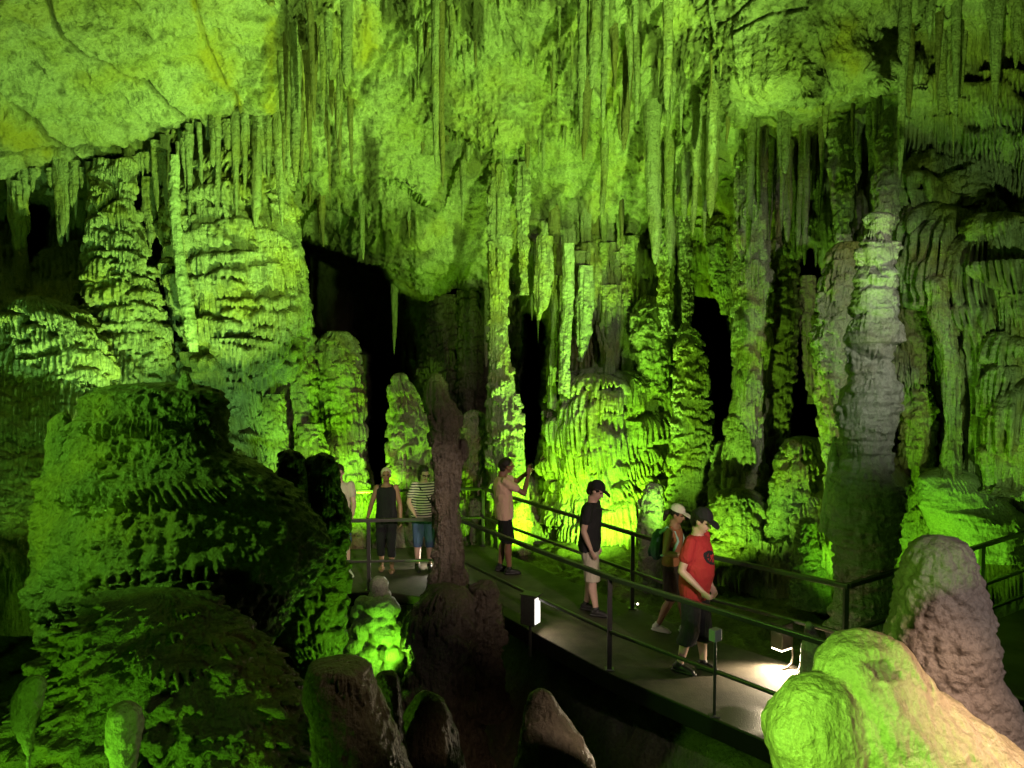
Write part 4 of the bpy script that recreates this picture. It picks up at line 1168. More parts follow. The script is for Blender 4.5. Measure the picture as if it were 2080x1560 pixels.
# lamp on the far edge
lx, ly = 2.90, 8.32
t = empty('path_lamp', (lx, ly, 0)); tag(t, 'bronze box lamp glowing underneath on the far edge of the walkway, with a curved cable', 'path lamp', 'box lamps lighting the walkway')
bars_obj('housing', [box_bar((lx, ly, .22), (lx, ly, .50), .19, .15, up)], M['lampbody'], t, .012)
bars_obj('slot', [box_bar((lx - .08, ly - .085, .425), (lx + .08, ly - .085, .40), .012, .016)], M['glow'], t, .002)
bars_obj('diffuser', [box_bar((lx, ly, .205), (lx, ly, .219), .17, .13, up)], M['glow'], t, .003)
pts = [(lx + .09, ly + .01, .27), (lx + .12, ly + .01, .2), (lx + .125, ly, .12), (lx + .10, ly - .02, .05), (lx + .05, ly - .04, .015), (lx - .02, ly - .08, .014)]
cu = [box_bar(a, c, .022, .022) for a, c in zip(pts, pts[1:])]
bars_obj('cable', cu, M['lampbody'], t, .004)
light('lamp_light', 'SPOT', (lx - .02, ly - .04, .19), (lx - .12, ly - .30, -.1), (1, .80, .52), 190, 164, .5, .05, t)
# lamp behind the pillar
lx, ly = -1.02, 12.2
t = empty('path_lamp', (lx, ly, 0)); tag(t, 'box lamp hidden behind the dark pillar, only its white light on the landing shows', 'path lamp', 'box lamps lighting the walkway')
bars_obj('housing', [box_bar((lx, ly, .2), (lx, ly, .46), .16, .15, up)], M['lampbody'], t, .01)
bars_obj('post', [box_bar((lx + .05, ly + .05, 0), (lx + .05, ly + .05, .2), .03, .03, up)], M['rail'], t, .003)
bars_obj('diffuser', [box_bar((lx, ly, .185), (lx, ly, .199), .14, .12, up)], M['glow'], t, .003)
light('lamp_light', 'SPOT', (lx - .03, ly - .05, .18), (lx - .25, ly - .25, -.1), (1, .90, .76), 45, 165, .5, .05, t)
# tiny marker at the foot of a post
t = empty('marker_light', (1.66, 10.25, 0)); tag(t, 'tiny bright marker light at the foot of the far railing post', 'marker light')
bars_obj('stem', [box_bar((1.66, 10.25, 0), (1.66, 10.25, .04), .02, .02, (0, 1, 0))], M['rail'], t, .002)
v_, f_ = ball((0, 0, .05), .012)
mesh_obj('lens', v_, f_, M['glow'], t)
# ------------------------------------------------------------------ people
def tube(pts, rad, n=16, flat=None):
    """closed tapered tube with rounded ends; flat = (axis, ratio) squashes the section across an axis"""
    pts = [np.array(p, float) for p in pts]
    rad = list(rad)
    d0 = pts[0] - pts[1]; d0 /= np.linalg.norm(d0)
    d1 = pts[-1] - pts[-2]; d1 /= np.linalg.norm(d1)
    P_, R_ = [], []
    for k in (1.0, .8, .45):
        P_.append(pts[0] + d0 * rad[0] * k); R_.append(rad[0] * math.sqrt(max(1 - k * k, .0004)))
    P_ += pts; R_ += rad
    for k in (.45, .8, 1.0):
        P_.append(pts[-1] + d1 * rad[-1] * k); R_.append(rad[-1] * math.sqrt(max(1 - k * k, .0004)))
    th = np.linspace(0, 2 * math.pi, n, endpoint=False)
    vs = []
    ref = None
    for i, (p, r) in enumerate(zip(P_, R_)):
        a = P_[max(i - 1, 0)]; b = P_[min(i + 1, len(P_) - 1)]
        t = (b - a) / (np.linalg.norm(b - a) + 1e-9)
        if ref is None:
            ref = np.array([1., 0, 0]) if abs(t[0]) < .8 else np.array([0, 1., 0])
        u = ref - t * ref.dot(t); u /= np.linalg.norm(u)
        w = np.cross(t, u)
        ref = u
        ring = r * (np.cos(th)[:, None] * u + np.sin(th)[:, None] * w)
        if flat is not None:
            ax = np.array(flat[0], float); ax /= np.linalg.norm(ax)
            ring = ring - np.outer(ring @ ax, ax) * (1 - flat[1])
        vs.append(p + ring)
    return np.concatenate(vs), grid_faces(len(P_), n, True)


def rings(rows, n=28):
    """stack of elliptical rings (z, rx, ry, x offset, y offset), capped"""
    th = np.linspace(0, 2 * math.pi, n, endpoint=False)
    rows = [tuple(r) + (0,) * (5 - len(r)) for r in rows]
    z0, z1 = rows[0], rows[-1]
    rows = [(z0[0], .003, .003, z0[3], z0[4])] + rows + [(z1[0], .003, .003, z1[3], z1[4])]
    v = [np.stack([r[3] + r[1] * np.cos(th), r[4] + r[2] * np.sin(th), np.full(n, r[0])], -1) for r in rows]
    return np.concatenate(v), grid_faces(len(rows), n, True)


def xf(part, Mx):
    v, f = part
    m = np.array(Mx)
    return v @ m[:3, :3].T + m[:3, 3], f


def skin_mat(name, c):
    return plain(name, c, .5, 0, .08, 90, .12)


M['skin'] = skin_mat('skin', (.50, .30, .21))
M['skintan'] = skin_mat('tanned skin', (.33, .18, .11))
M['skinwarm'] = skin_mat('warm skin', (.30, .15, .09))
M['skinpale'] = skin_mat('pale skin', (.55, .36, .28))
M['lip'] = plain('lips', (.33, .12, .10), .4)
M['eye'] = plain('eyes', (.03, .02, .015), .2)
M['hairdark'] = plain('dark hair', (.018, .012, .009), .5, 0, .5, 120, .4)
M['hairblond'] = plain('grey blonde hair', (.66, .56, .42), .5, 0, .5, 120, .25)
M['black cloth'] = plain('black cloth', (.012, .012, .014), .85, 0, .2, 90, .3, folds=.7)
M['salmon cloth'] = plain('salmon cotton', (.92, .60, .46), .85, 0, .2, 90, .08, folds=.7)
M['red cloth'] = plain('red cotton', (.42, .028, .028), .85, 0, .2, 90, .1, folds=.7)
M['beige cloth'] = plain('beige cotton', (.52, .47, .36), .85, 0, .2, 90, .1, folds=.7)
M['denim'] = plain('blue denim', (.06, .11, .22), .85, 0, .2, 120, .25, folds=.7)
M['dark denim'] = plain('dark denim', (.03, .045, .08), .85, 0, .2, 120, .25)
M['rust cloth'] = plain('rust brown cloth', (.30, .12, .05), .85, 0, .2, 90, .15, folds=.7)
M['brown cloth'] = plain('dark brown cloth', (.035, .022, .016), .85, 0, .2, 90, .2, folds=.7)
M['mint cloth'] = plain('mint cloth', (.30, .52, .44), .8, 0, .2, 90, .12, folds=.7)
M['teal cloth'] = plain('dark teal cloth', (.05, .12, .11), .8, 0, .2, 90, .2, folds=.7)
M['white cloth'] = plain('off white cloth', (.72, .68, .58), .8, 0, .2, 90, .08, folds=.7)
M['white shoe'] = plain('white shoe', (.70, .68, .64), .6, 0, .1, 50, .1)
M['black shoe'] = plain('black shoe', (.014, .013, .013), .5, 0, .1, 50, .3)
M['tan shoe'] = plain('tan sandal leather', (.28, .16, .10), .6, 0, .1, 50, .2)
M['phone'] = plain('dark phone', (.02, .02, .025), .25, .1)
M['pink'].name = 'pinkish stone'


def stripes():
    m, nt, bs, N, L = mat_new('striped jersey')
    tc = N('ShaderNodeTexCoord'); sp = N('ShaderNodeSeparateXYZ')
    L(tc.outputs['Object'], sp.inputs[0])
    nz = N('ShaderNodeTexNoise'); nz.inputs['Scale'].default_value = 5
    L(tc.outputs['Object'], nz.inputs['Vector'])
    a = N('ShaderNodeMath'); a.operation = 'MULTIPLY_ADD'; a.inputs[1].default_value = .02
    L(nz.outputs['Fac'], a.inputs[0]); L(sp.outputs['Z'], a.inputs[2])
    b = N('ShaderNodeMath'); b.operation = 'DIVIDE'; b.inputs[1].default_value = .042
    L(a.outputs[0], b.inputs[0])
    f = N('ShaderNodeMath'); f.operation = 'FRACT'; L(b.outputs[0], f.inputs[0])
    g = N('ShaderNodeMath'); g.operation = 'GREATER_THAN'; g.inputs[1].default_value = .52; L(f.outputs[0], g.inputs[0])
    mx = N('ShaderNodeMix'); mx.data_type = 'RGBA'
    mx.inputs[6].default_value = (.62, .56, .45, 1); mx.inputs[7].default_value = (.02, .02, .022, 1)
    L(g.outputs[0], mx.inputs[0]); L(mx.outputs[2], bs.inputs['Base Color']); bs.inputs['Roughness'].default_value = .85
    return m


M['stripes'] = stripes()
WRK = lambda v: .011 * fbm(v * np.array([9, 9, 5]), 3, 9) + .003 * fbm(v * 30, 2, 4)


def hand(wr, dr, palm_n, side, curl=.5, s=1.0):
    """palm, four bent fingers of unequal length and a thumb leaving the side of the palm"""
    wr, dr, pn = (np.array(a, float) for a in (wr, dr, palm_n))
    dr /= np.linalg.norm(dr)
    pn = pn - dr * pn.dot(dr); pn /= np.linalg.norm(pn)
    ac = np.cross(dr, pn) * side
    out = [tube([wr, wr + dr * .03 * s, wr + dr * .085 * s], [.026 * s, .034 * s, .036 * s], 14, (pn, .42))]
    for k, (o, ln) in enumerate(((.029, .070), (.0095, .079), (-.0105, .073), (-.0295, .056))):
        b0 = wr + dr * (.083 - .004 * abs(k - 1)) * s + ac * o * s
        c1 = curl * (.7 + .12 * k)
        d1 = dr * math.cos(c1) + pn * math.sin(c1)
        d2 = dr * math.cos(c1 * 2.1) + pn * math.sin(c1 * 2.1)
        m1 = b0 + d1 * ln * .55 * s
        out.append(tube([b0 - dr * .01 * s, m1, m1 + d2 * ln * .45 * s], [.0088 * s, .0084 * s, .0068 * s], 10))
    t0 = wr + dr * .025 * s + ac * .028 * s
    t1 = t0 + (dr * .6 + ac * .7 + pn * .25) * .038 * s
    out.append(tube([t0, t1, t1 + (dr * .9 + ac * .15 + pn * .4) * .032 * s], [.0115 * s, .0105 * s, .008 * s], 10))
    return out


def person(label, pos, fwd, s, J, skin, girth=1.0, belly=0.0, yaw=0, nod=0, female=False):
    """J: joints in metres for a 1.75 m body facing +Y"""
    g = girth
    D = dict(hipL=(-.09, 0, .91), hipR=(.09, 0, .91), kneeL=(-.10, .03, .49), kneeR=(.10, .03, .49), ankL=(-.10, -.01, .085), ankR=(.10, -.01, .085),
             shL=(-.175, 0, 1.425), shR=(.175, 0, 1.425), elL=(-.225, -.03, 1.13), elR=(.225, -.03, 1.13), wrL=(-.23, .06, .89), wrR=(.23, .06, .89),
             head=(0, .035, 1.635), lean=0.0, footL=(0, 1, 0), footR=(0, 1, 0), curlL=.45, curlR=.45)
    D.update(J)
    if female:
        for k in ('shL', 'shR'):
            x, y, z = D[k]; D[k] = (x * .89, y, z)
    J = {k: (np.array(v, float) if isinstance(v, tuple) else v) for k, v in D.items()}
    root = empty('person', (pos[0], pos[1], 0), math.atan2(-fwd[0], fwd[1]))
    root.scale = (s, s, s)
    tag(root, label, 'person')
    ln = J['lean']
    yo = lambda z: ln * max(0, z - .95) / .5
    chest = .92 if female else 1.0
    T = [(.83, .12 * g, .10 * g), (.90, .165 * g, .115 * g), (.97, .165 * g, .118 * g + belly * .3), (1.05, .145 * g + belly * .2, .105 * g + belly), (1.15, .14 * g + belly * .15, .105 * g + belly * .9), (1.27, .160 * g * chest, .118 * g + belly * .3),
         (1.37, .172 * chest, .112), (1.425, .150 * chest, .090), (1.465, .085, .068), (1.50, .058, .058), (1.56, .055, .057)]
    T = [(z, rx, ry, 0, yo(z) + (belly * .55 if .98 < z < 1.3 else 0)) for z, rx, ry in T]
    Hc = J['head']
    Mh = Matrix.Translation(Vector(Hc)) @ Matrix.Rotation(yaw, 4, 'Z') @ Matrix.Rotation(-nod, 4, 'X')
    head = [ball((0, -.012, .035), .5, 24, 16, (.152, .19, .175)), ball((0, .022, -.035), .5, 20, 14, (.122, .14, .16)), ball((0, .052, -.075), .5, 16, 10, (.075, .07, .062)),
            tube([(0, .086, .012), (0, .108, -.022)], [.009, .0145], 10), ball((0, .1, -.026), .5, 12, 8, (.034, .024, .02)), ball((0, .085, -.058), .5, 12, 8, (.05, .02, .016)), ball((0, .083, .034), .5, 14, 8, (.12, .024, .02)),
            ball((-.077, -.008, -.008), .5, 12, 10, (.022, .045, .062)), ball((.077, -.008, -.008), .5, 12, 10, (.022, .045, .062))]
    body = [rings(T)] + [xf(h, Mh) for h in head]
    nb = np.array([0, yo(1.47), 1.47])
    body.append(tube([nb, Hc + np.array([0, -.015, -.07])], [.056, .054]))
    for S in 'LR':
        body.append(tube([J['sh' + S] + np.array([0, yo(1.42), 0]), J['el' + S] * .5 + (J['sh' + S] + np.array([0, yo(1.42), 0])) * .5, J['el' + S]], [.054 * (.6 + .4 * g), .047 * (.6 + .4 * g), .039]))
        body.append(tube([J['el' + S], J['el' + S] * .65 + J['wr' + S] * .35, J['wr' + S]], [.039, .040, .026], 16))
        kn, an, hp = J['knee' + S], J['ank' + S], J['hip' + S]
        body.append(tube([hp, hp * .5 + kn * .5, kn], [.088 * g, .075 * g, .056], 18))
        body.append(tube([kn, kn * .68 + an * .32 + np.array([0, -.014, 0]), an * .8 + kn * .2, an], [.055, .060, .040, .036], 18))
        fd = J['foot' + S] / np.linalg.norm(J['foot' + S])
        body.append(tube([an + np.array([0, 0, -.045]) - fd * .03, an + fd * .14 + np.array([0, 0, -.055])], [.034, .026], 12))
        dr = J.get('hd' + S)
        dr = np.array(dr) if dr is not None else J['wr' + S] - J['el' + S]
        pn = J.get('pn' + S)
        pn = np.array(pn) if pn is not None else np.array([1. if S == 'L' else -1., .35, 0])
        body += hand(J['wr' + S], dr, pn, 1 if S == 'L' else -1, J['curl' + S])
    ob = fuse(body, 'body', skin, .0085, 2, root)
    # eyes and lips are painted skin areas of the same mesh
    me = ob.data
    me.materials.append(M['eye']); me.materials.append(M['lip'])
    inv = np.array(Mh.inverted())
    cc = np.empty(len(me.polygons) * 3, np.float32); me.polygons.foreach_get('center', cc)
    cc = cc.reshape(-1, 3) @ inv[:3, :3].T + inv[:3, 3]
    ey = ((np.abs(np.abs(cc[:, 0]) - .031) / .016) ** 2 + ((cc[:, 2] - .012) / .0085) ** 2 < 1) & (cc[:, 1] > .05)
    lp = ((cc[:, 0] / .024) ** 2 + ((cc[:, 2] + .058) / .0085) ** 2 < 1) & (cc[:, 1] > .07)
    me.polygons.foreach_set('material_index', np.where(ey, 1, np.where(lp, 2, 0)).astype(np.int32))
    return dict(root=root, J=J, T=T, Mh=Mh, yo=yo, g=g)


def shirt(Q, mat, hem=.86, sleeve=.55, puff=.016, name='shirt', strap=False):
    T = Q['T']
    rows = []
    zs = np.array([t[0] for t in T])
    for z in np.linspace(hem, 1.475 if not strap else 1.44, 14):
        rx = np.interp(z, zs, [t[1] for t in T]); ry = np.interp(z, zs, [t[2] for t in T]); oy = np.interp(z, zs, [t[4] for t in T])
        k = puff * (1.25 if z < 1.2 else 1)
        if z > 1.44:
            rx *= .98; k = .012
        w = .165 * Q['g'] if (z < 1.2 and not strap) else 0
        rows.append((z, max(rx, w * .98) + k, ry + k, 0, oy))
    parts = [rings(rows)]
    J = Q['J']
    for S in 'LR':
        sh = J['sh' + S] + np.array([0, Q['yo'](1.42), 0])
        e = J['el' + S]
        if sleeve:
            q = sh + (e - sh) * sleeve
            d = (e - sh) / np.linalg.norm(e - sh)
            v, f = tube([sh, sh + (q - sh) * .5, q - d * .03], [.066, .068, .070])
            parts.append((v, f))
        elif strap:
            parts.append(tube([(sh[0] * .55, sh[1] - .06, 1.40), (sh[0] * .58, sh[1], 1.462), (sh[0] * .55, sh[1] + .07, 1.38)], [.028, .026, .028], 12, ((0, 1, .2), .6)))
    return fuse(parts, name, mat, .010, 2, Q['root'], WRK)


def trousers(Q, mat, end=.5, flare=.03, name='trousers', waist=1.0):
    T, J = Q['T'], Q['J']
    zs = np.array([t[0] for t in T])
    rows = [(z, np.interp(z, zs, [t[1] for t in T]) + .014, np.interp(z, zs, [t[2] for t in T]) + .014, 0, np.interp(z, zs, [t[4] for t in T])) for z in np.linspace(.83, waist, 6)]
    parts = [rings(rows)]
    for S in 'LR':
        hp, kn, an = J['hip' + S], J['knee' + S], J['ank' + S]
        pts, rad = [hp + np.array([0, 0, -.02])], [.1 * Q['g']]
        if end >= .45:
            t = (hp[2] - end) / (hp[2] - kn[2])
            for u in (.4, .75, 1):
                pts.append(hp + (kn - hp) * t * u); rad.append((.088 * Q['g'] * (1 - u) + (.072 + flare) * u))
        else:
            pts.append(kn); rad.append(.070 + flare * .6)
            t = (kn[2] - end) / (kn[2] - an[2])
            pts.append(kn + (an - kn) * t * .6); rad.append(.066 + flare * .6)
            pts.append(kn + (an - kn) * t); rad.append(.058 + flare)
        v, f = tube(pts, rad, 20)
        v = v.copy()
        v[:, 2] = np.maximum(v[:, 2], pts[-1][2] - .012)
        parts.append((v, f))
    return fuse(parts, name, mat, .010, 2, Q['root'], WRK)


def shoes(Q, mat, sandal=False):
    for S in 'LR':
        an = Q['J']['ank' + S]
        fd = Q['J']['foot' + S]; fd = fd / np.linalg.norm(fd)
        z = an[2] - .085
        sd = np.array([fd[1], -fd[0], 0])
        b = an * np.array([1, 1, 0]) + np.array([0, 0, z])
        parts = [tube([b - fd * .055 + np.array([0, 0, .022]), b + fd * .06 + np.array([0, 0, .02]), b + fd * .155 + np.array([0, 0, .018])], [.040, .046, .040], 14, ((0, 0, 1), .45))]
        if not sandal:
            parts += [tube([b - fd * .035 + np.array([0, 0, .06]), b + fd * .06 + np.array([0, 0, .05]), b + fd * .14 + np.array([0, 0, .03])], [.043, .043, .034], 14), tube([b - fd * .015 + np.array([0, 0, .06]), an + np.array([0, 0, .015])], [.043, .045], 14)]
        else:
            for q in (.02, .09):
                parts.append(tube([b + fd * q - sd * .044 + np.array([0, 0, .03]), b + fd * q + np.array([0, 0, .075 - q * .2]), b + fd * q + sd * .044 + np.array([0, 0, .03])], [.012, .013, .012], 8))
        o = fuse(parts, 'shoe' if not sandal else 'sandal', mat, .007, 1, Q['root'])


def hair(Q, mat, style='short'):
    L_ = [ball((0, -.020, .045), .5, 22, 14, (.172, .196, .185))]
    if style == 'long':
        L_ += [tube([(0, -.075, .04), (0, -.10, -.05), (0, -.09, -.15)], [.075, .068, .05], 16), tube([(-.062, -.02, .04), (-.074, -.01, -.05), (-.07, -.01, -.12)], [.035, .03, .02], 10), tube([(.062, -.02, .04), (.074, -.01, -.05), (.07, -.01, -.12)], [.035, .03, .02], 10)]
    elif style == 'tail':
        L_ += [tube([(0, -.10, .02), (0, -.15, -.03), (0, -.15, -.14)], [.03, .042, .02], 12)]
    else:
        L_ += [tube([(0, -.08, .03), (0, -.075, -.05)], [.065, .05], 14)]
    out = []
    for v, f in L_:
        v = v.copy()
        fr = (v[:, 1] > .045) & (v[:, 2] < .075)
        v[fr, 1] = .045
        out.append(xf((v, f), Q['Mh']))
    return fuse(out, 'hair', mat, .008, 1, Q['root'], lambda v: .005 * fbm(v * 40, 2, 3))


def cap(Q, mat, back=False):
    sgn = -1 if back else 1
    v, f = ball((0, -.012, .055), .5, 26, 16, (.186, .215, .19))
    v = v.copy(); v[:, 2] = np.maximum(v[:, 2], .052)
    out = [(v, f)]
    b, bf = ball((0, sgn * .125, .055), .5, 20, 10, (.15, .15, .016))
    b = b.copy(); b[:, 2] -= .9 * np.clip(np.abs(b[:, 1]) - .1, 0, 1) ** 2 * 4 + .6 * b[:, 0] ** 2
    out.append((b, bf))
    return fuse([xf(a, Q['Mh']) for a in out], 'cap', mat, .006, 1, Q['root'])


def glasses(Q):
    pr = []
    for sx in (-1, 1):
        t = np.linspace(0, 2 * math.pi, 13)
        ring = [(sx * .033 + .023 * math.cos(a), .096, .010 + .017 * math.sin(a)) for a in t]
        for a, b in zip(ring, ring[1:]):
            pr.append(tube([a, b], [.0035, .0035], 6))
        pr.append(tube([(sx * .056, .095, .016), (sx * .08, .0, .012)], [.003, .003], 6))
    v, f = join([xf(p, Q['Mh']) for p in pr])
    return mesh_obj('glasses', v, f, M['phone'], Q['root'])


# the man taking a photo
Q = person('man in a salmon t-shirt and black shorts raising a phone to take a photo', (-.12, 11.86), (1, .18), 1.0,
           dict(shL=(-.175, .02, 1.43), shR=(.175, .02, 1.43), elL=(-.22, .25, 1.36), elR=(.20, .27, 1.24), wrL=(-.09, .40, 1.53), wrR=(.06, .36, 1.50), hdL=(.15, .25, 1), hdR=(-.10, .22, 1), pnL=(.9, -.3, 0), pnR=(-.9, -.3, 0), curlL=.8, curlR=.8,
                kneeR=(.10, .05, .49), ankR=(.11, .06, .085), ankL=(-.1, -.05, .085), head=(0, .05, 1.635), lean=-.03), M['skinwarm'], nod=-.12)
shirt(Q, M['salmon cloth'], .84, .62, .026)
trousers(Q, M['black cloth'], .50, .035, 'shorts')
shoes(Q, M['black shoe']); hair(Q, M['hairdark'])
v, f = box_bar((-.045, .435, 1.625), (.06, .43, 1.625), .011, .072)
ph = mesh_obj('phone', v, f, M['phone'], None, False)
ph.matrix_world = Matrix.Translation((-.12, 11.86, 0)) @ Matrix.Rotation(Q['root'].rotation_euler.z, 4, 'Z')
bv = ph.modifiers.new('b', 'BEVEL'); bv.width = .004
tag(ph, 'dark phone held up by the man in the salmon t-shirt', 'phone')
v, f = tube([np.array(Q['J']['wrR']) + np.array([0, -.012, -.03]), np.array(Q['J']['wrR']) + np.array([0, -.008, -.012])], [.031, .031], 14)
mesh_obj('wrist_watch', v, f, M['phone'], Q['root'])

# the man looking down
Q = person('man in a black t-shirt, beige shorts and black cap looking down at the walkway', (1.0, 10.05), (.93, -.36), .985,
           dict(head=(0, .09, 1.62), lean=.03, kneeL=(-.09, .02, .49), kneeR=(.09, .06, .49), ankR=(.10, .12, .085), ankL=(-.09, -.07, .085), elL=(-.22, -.03, 1.13), wrL=(-.2, .05, .88), elR=(.22, -.02, 1.13), wrR=(.22, .08, .90)), M['skinpale'], nod=.5)
shirt(Q, M['black cloth'], .84, .6, .024)
trousers(Q, M['beige cloth'], .47, .035, 'shorts')
shoes(Q, M['black shoe']); hair(Q, M['hairdark']); cap(Q, M['black cloth'])

# the man in red
Q = person('stout man in a red t-shirt with a dark print, black shorts and black cap', (1.93, 8.2), (.80, -.60), 1.0,
           dict(head=(0, .075, 1.625), lean=.02, kneeL=(-.10, .05, .49), kneeR=(.10, .0, .49), ankL=(-.10, .06, .085), ankR=(.10, -.12, .085),
                elL=(-.255, -.04, 1.14), wrL=(-.2, .10, .90), elR=(.27, -.03, 1.14), wrR=(.22, .17, .96), curlL=.6, curlR=.7), M['skinpale'], girth=1.07, belly=.034, nod=.42, yaw=-.1)
sh_ = shirt(Q, M['red cloth'], .80, .62, .024)
trousers(Q, M['black cloth'], .34, .05, 'shorts')
shoes(Q, M['black shoe']); hair(Q, M['hairdark']); cap(Q, M['black cloth'])
# the print on the chest: a dark ring of smudged marks lying on the cloth
me = sh_.data
cc = np.empty(len(me.polygons) * 3, np.float32); me.polygons.foreach_get('center', cc); cc = cc.reshape(-1, 3)
e = ((cc[:, 0] - .01) / .115) ** 2 + ((cc[:, 2] - 1.255 - cc[:, 0] * .25) / .075) ** 2
pr = (e < 1) & (cc[:, 1] > .05) & ((e > .42) | (fbm(cc * 40, 2, 5) > .1))
me.materials.append(M['black cloth'])
me.polygons.foreach_set('material_index', pr.astype(np.int32))

# the person with the mint backpack
Q = person('woman with a white cap and mint backpack walking beside the man in red', (1.92, 9.35), (.86, -.5), .885,
           dict(head=(0, .07, 1.63), lean=.02, kneeL=(-.09, .12, .50), ankL=(-.09, .16, .085), kneeR=(.09, .03, .49), ankR=(.09, -.16, .10), elL=(-.22, -.04, 1.14), wrL=(-.10, .19, 1.13), elR=(.22, -.02, 1.14), wrR=(.12, .2, 1.12), curlL=.8, curlR=.8),
           M['skintan'], female=True, nod=.3)
shirt(Q, M['rust cloth'], .95, 0, .014, 'top', True)
trousers(Q, M['brown cloth'], .50, .04, 'shorts', 1.02)
shoes(Q, M['white shoe']); hair(Q, M['hairdark'], 'tail'); cap(Q, M['white cloth'])
pk = [rings([(1.0, .10, .05, 0, -.20), (1.06, .135, .085, 0, -.20), (1.2, .14, .09, 0, -.20), (1.34, .12, .075, 0, -.19), (1.40, .07, .04, 0, -.17)]), rings([(1.03, .09, .03, 0, -.29), (1.1, .10, .04, 0, -.29), (1.17, .08, .02, 0, -.28)])]
W = Q['root'].matrix_world
bp_ = empty('backpack', (0, 0, 0)); bp_.location = Q['root'].location; bp_.rotation_euler = Q['root'].rotation_euler; bp_.scale = Q['root'].scale
tag(bp_, 'mint and teal backpack worn by the woman with the white cap', 'backpack')
fuse(pk, 'bag', M['teal cloth'], .009, 2, bp_, WRK)
for sx in (-1, 1):
    v, f = tube([(sx * .09, -.13, 1.38), (sx * .10, -.03, 1.462), (sx * .10, .08, 1.42), (sx * .115, .125, 1.30), (sx * .14, .06, 1.14), (sx * .13, -.1, 1.08)], [.024, .024, .026, .024, .020, .018], 12, ((0, .6, .5), .45))
    mesh_obj('strap', v, f, M['mint cloth'], bp_)

# the blonde woman at the rail
Q = person('woman with short fair hair in a sleeveless black top and black trousers at the railing', (-1.93, 12.0), (.10, -1), .90,
           dict(head=(0, .03, 1.64), kneeL=(-.08, .06, .49), ankL=(-.09, .10, .085), ankR=(.09, -.05, .085), elR=(.25, .02, 1.15), wrR=(.30, .20, .96), elL=(-.23, -.02, 1.13), wrL=(-.24, .04, .88), curlR=.3), M['skintan'], female=True)
shirt(Q, M['black cloth'], .80, 0, .018, 'top', True)
trousers(Q, M['black cloth'], .26, .012)
shoes(Q, M['tan shoe'], True); hair(Q, M['hairblond'])

# the woman in stripes
Q = person('dark haired woman with glasses in a striped t-shirt and knee length jeans', (-1.36, 12.0), (.28, -1), .93,
           dict(head=(0, .07, 1.62), lean=.03, kneeL=(-.09, .1, .49), ankL=(-.09, .05, .085), ankR=(.10, -.03, .085), elR=(.245, .0, 1.14), wrR=(.17, .17, .97), elL=(-.235, .0, 1.13), wrL=(-.2, .12, .93)), M['skinpale'], girth=1.1, belly=.025, female=True, nod=.4, yaw=.25)
shirt(Q, M['stripes'], .86, .62, .022)
trousers(Q, M['denim'], .42, .02)
shoes(Q, M['black shoe']); hair(Q, M['hairdark'], 'long'); glasses(Q)
W = Q['root']
hb = empty('shoulder_bag', (0, 0, 0)); hb.location = W.location; hb.rotation_euler = W.rotation_euler; hb.scale = W.scale
tag(hb, 'small black shoulder bag of the woman in stripes', 'bag')
fuse([rings([(.80, .05, .035, -.235, .10), (.83, .065, .045, -.235, .10), (.95, .065, .045, -.235, .10), (.98, .05, .035, -.235, .10)], 20)], 'bag', M['black cloth'], .008, 2, hb)
v, f = tube([(-.21, .13, .96), (-.13, .185, 1.10), (-.02, .178, 1.27), (.09, .13, 1.41), (.10, .02, 1.47), (.04, -.10, 1.38)], [.011] * 6, 8)
mesh_obj('strap', v, f, M['black cloth'], hb)

# the one half hidden by the boulder
Q = person('person in blue denim shorts and white shoes half hidden behind the dripping dark stalagmite', (-2.61, 11.8), (.15, -1), .95,
           dict(head=(0, .05, 1.63), kneeL=(-.1, .06, .49), ankL=(-.13, .10, .085), ankR=(.08, -.02, .085), footL=(-.5, 1, 0), footR=(-.4, 1, 0), elL=(-.23, .05, 1.14), wrL=(-.22, .2, .99)), M['skinpale'], nod=.3)
shirt(Q, M['beige cloth'], .88, .6, .02)
trousers(Q, M['denim'], .52, .02, 'shorts')
shoes(Q, M['white shoe']); hair(Q, M['hairdark'])
# ------------------------------------------------------------------ the light of the cave
YG = (.46, 1, .135)
G1 = (.27, 1, .03)
GG = (.30, 1, .18)
# floodlights and spots around the cave, with some unseen fill lamps added
light('flood_ceiling_left', 'SPOT', (-3.0, 9.9, .0), (-5.8, 10.9, 7.0), YG, 4500, 76, .6, .06)
light('flood_wall_left', 'SPOT', (-3.5, 8.7, .2), (-7.3, 12.8, 3.4), (.34, 1, .22), 900, 90, .7, .06)
light('flood_column_left', 'SPOT', (-4.0, 12.2, -.6), (-4.9, 13.6, 4.2), YG, 900, 110, .6, .03)
light('flood_ceiling_centre', 'SPOT', (2.9, 5.2, 2.4), (-.5, 12.0, 7.0), YG, 7600, 60, .6, .08)
light('flood_ceiling_back', 'SPOT', (1.9, 13.2, -.3), (.2, 12.4, 7.0), YG, 2000, 80, .5, .05)
light('flood_column_centre', 'SPOT', (.3, 13.2, -.1), (-.3, 14.4, 2.2), (.30, 1, .012), 420, 130, .6, .05)
light('flood_mass_centre', 'SPOT', (1.7, 13.3, -.1), (1.2, 15.2, 1.9), (.32, 1, .03), 1150, 140, .6, .04)
light('flood_mound_left', 'SPOT', (-2.5, 12.98, .75), (-2.9, 14.5, 1.6), (.29, 1, .02), 260, 135, .6, .05)
light('flood_stubs_left', 'SPOT', (-3.5, 10.1, .35), (-3.2, 14.2, 2.5), (.32, 1, .03), 1000, 42, .7, .05)
light('flood_right_columns', 'SPOT', (2.5, 10.7, -.2), (3.7, 12.7, 3.6), (.36, 1, .06), 900, 90, .6, .04)
light('flood_ceiling_right', 'SPOT', (2.7, 5.5, .9), (3.9, 9.0, 7.6), YG, 2500, 46, .6, .08)
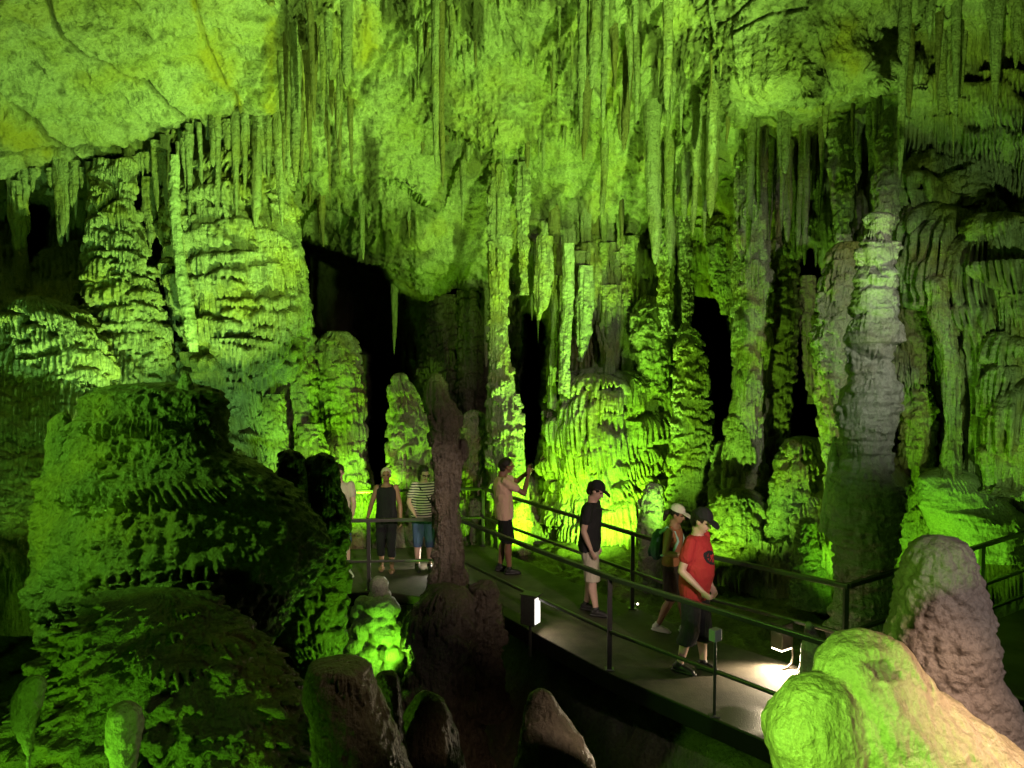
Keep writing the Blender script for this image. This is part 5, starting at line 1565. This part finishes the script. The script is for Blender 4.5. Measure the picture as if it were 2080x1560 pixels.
light('flood_right_wall', 'SPOT', (4.55, 9.4, -.25), (6.0, 10.9, 3.4), G1, 380, 130, .6, .05)
light('fill_right_wall_high', 'SPOT', (5.2, 5.6, 1.5), (6.6, 10.6, 3.9), (.5, 1, .26), 560, 60, .8, .06)  # unseen fill lamp added for the right wall
light('flood_stalagmite_cluster', 'SPOT', (-1.35, 9.25, -.5), (-1.9, 9.5, .2), G1, 70, 160, .4, .05)
light('flood_boulder', 'SPOT', (-4.9, 4.3, 3.5), (-2.9, 6.4, 2.2), (.32, 1, .07), 480, 70, .6, .06)
light('flood_slope', 'SPOT', (-2.7, 2.9, .8), (-1.9, 4.8, 1.1), G1, 190, 110, .6, .04)
light('flood_drop', 'SPOT', (-1.3, 1.7, 2.3), (-2.2, 3.6, 1.7), G1, 50, 60, .7, .05)
light('flood_front_stalagmite', 'SPOT', (.15, 1.7, 2.6), (1.35, 2.7, 2.0), (.36, 1, .08), 210, 66, .6, .05)
light('flood_front_warm', 'SPOT', (2.6, 1.55, 3.5), (1.9, 2.72, 2.15), (1, .68, .44), 560, 45, .8, .05)
light('spot_pink_stalagmite', 'SPOT', (3.2, 1.4, 3.6), (2.3, 3.9, 1.9), (1, .90, .88), 220, 40, .8, .08)
light('spot_grey_stalagmite', 'SPOT', (4.9, 4.0, 4.2), (4.1, 8.6, 3.8), (.92, 1, .74), 1000, 46, 1.0, .08)
light('flood_edge_left', 'SPOT', (-4.7, 7.7, 1.5), (-7.0, 11.0, 3.6), (.30, 1, .08), 230, 74, .7, .05)
light('flood_flank', 'SPOT', (-1.0, 7.3, .1), (-1.95, 7.7, 1.2), G1, 75, 110, .6, .03)
light('path_fill', 'SPOT', (3.3, 3.0, 3.2), (-.1, 11.6, 1.4), (1, .76, .62), 1000, 36, .7, .1)  # unseen fill lamp added to brighten the people
light('landing_fill', 'SPOT', (.5, 3.0, 3.0), (-1.9, 12.0, .9), (1, .80, .66), 1300, 17, .6, .08)  # second unseen fill, added to lift the women out of shadow
light('stump_fill', 'SPOT', (.9, 2.7, 3.3), (-.72, 3.6, 2.2), (1, .80, .52), 26, 34, .8, .06)  # added lamp without a fixture, lifts the flat topped stump
light('chamber_glow', 'SPOT', (-1.2, 16.6, .3), (-1.3, 20, 4.0), (.9, .86, .8), 420, 80, .7, .1)

w = bpy.data.worlds.new('World')
scene.world = w
w.use_nodes = True
w.node_tree.nodes['Background'].inputs[0].default_value = (.2, .5, .1, 1)
w.node_tree.nodes['Background'].inputs[1].default_value = .001

cd = bpy.data.cameras.new('camera')
cd.sensor_width = 36
cd.lens = 36 * FPX / 2080
cd.clip_start = .05
cd.clip_end = 200
co = bpy.data.objects.new('camera', cd)
COL.objects.link(co)
co.location = (0, 0, CAMZ)
co.rotation_euler = (R(90) - PITCH, 0, 0)
scene.camera = co
scene.view_settings.view_transform = 'Standard'
scene.view_settings.look = 'None'
scene.view_settings.exposure = 0
scene.view_settings.gamma = 1
scene.render.engine = 'CYCLES'
scene.cycles.max_bounces = 4
scene.cycles.diffuse_bounces = 1
scene.cycles.glossy_bounces = 2
scene.cycles.use_denoising = True
scene.cycles.sample_clamp_indirect = 4
scene.cycles.use_adaptive_sampling = True
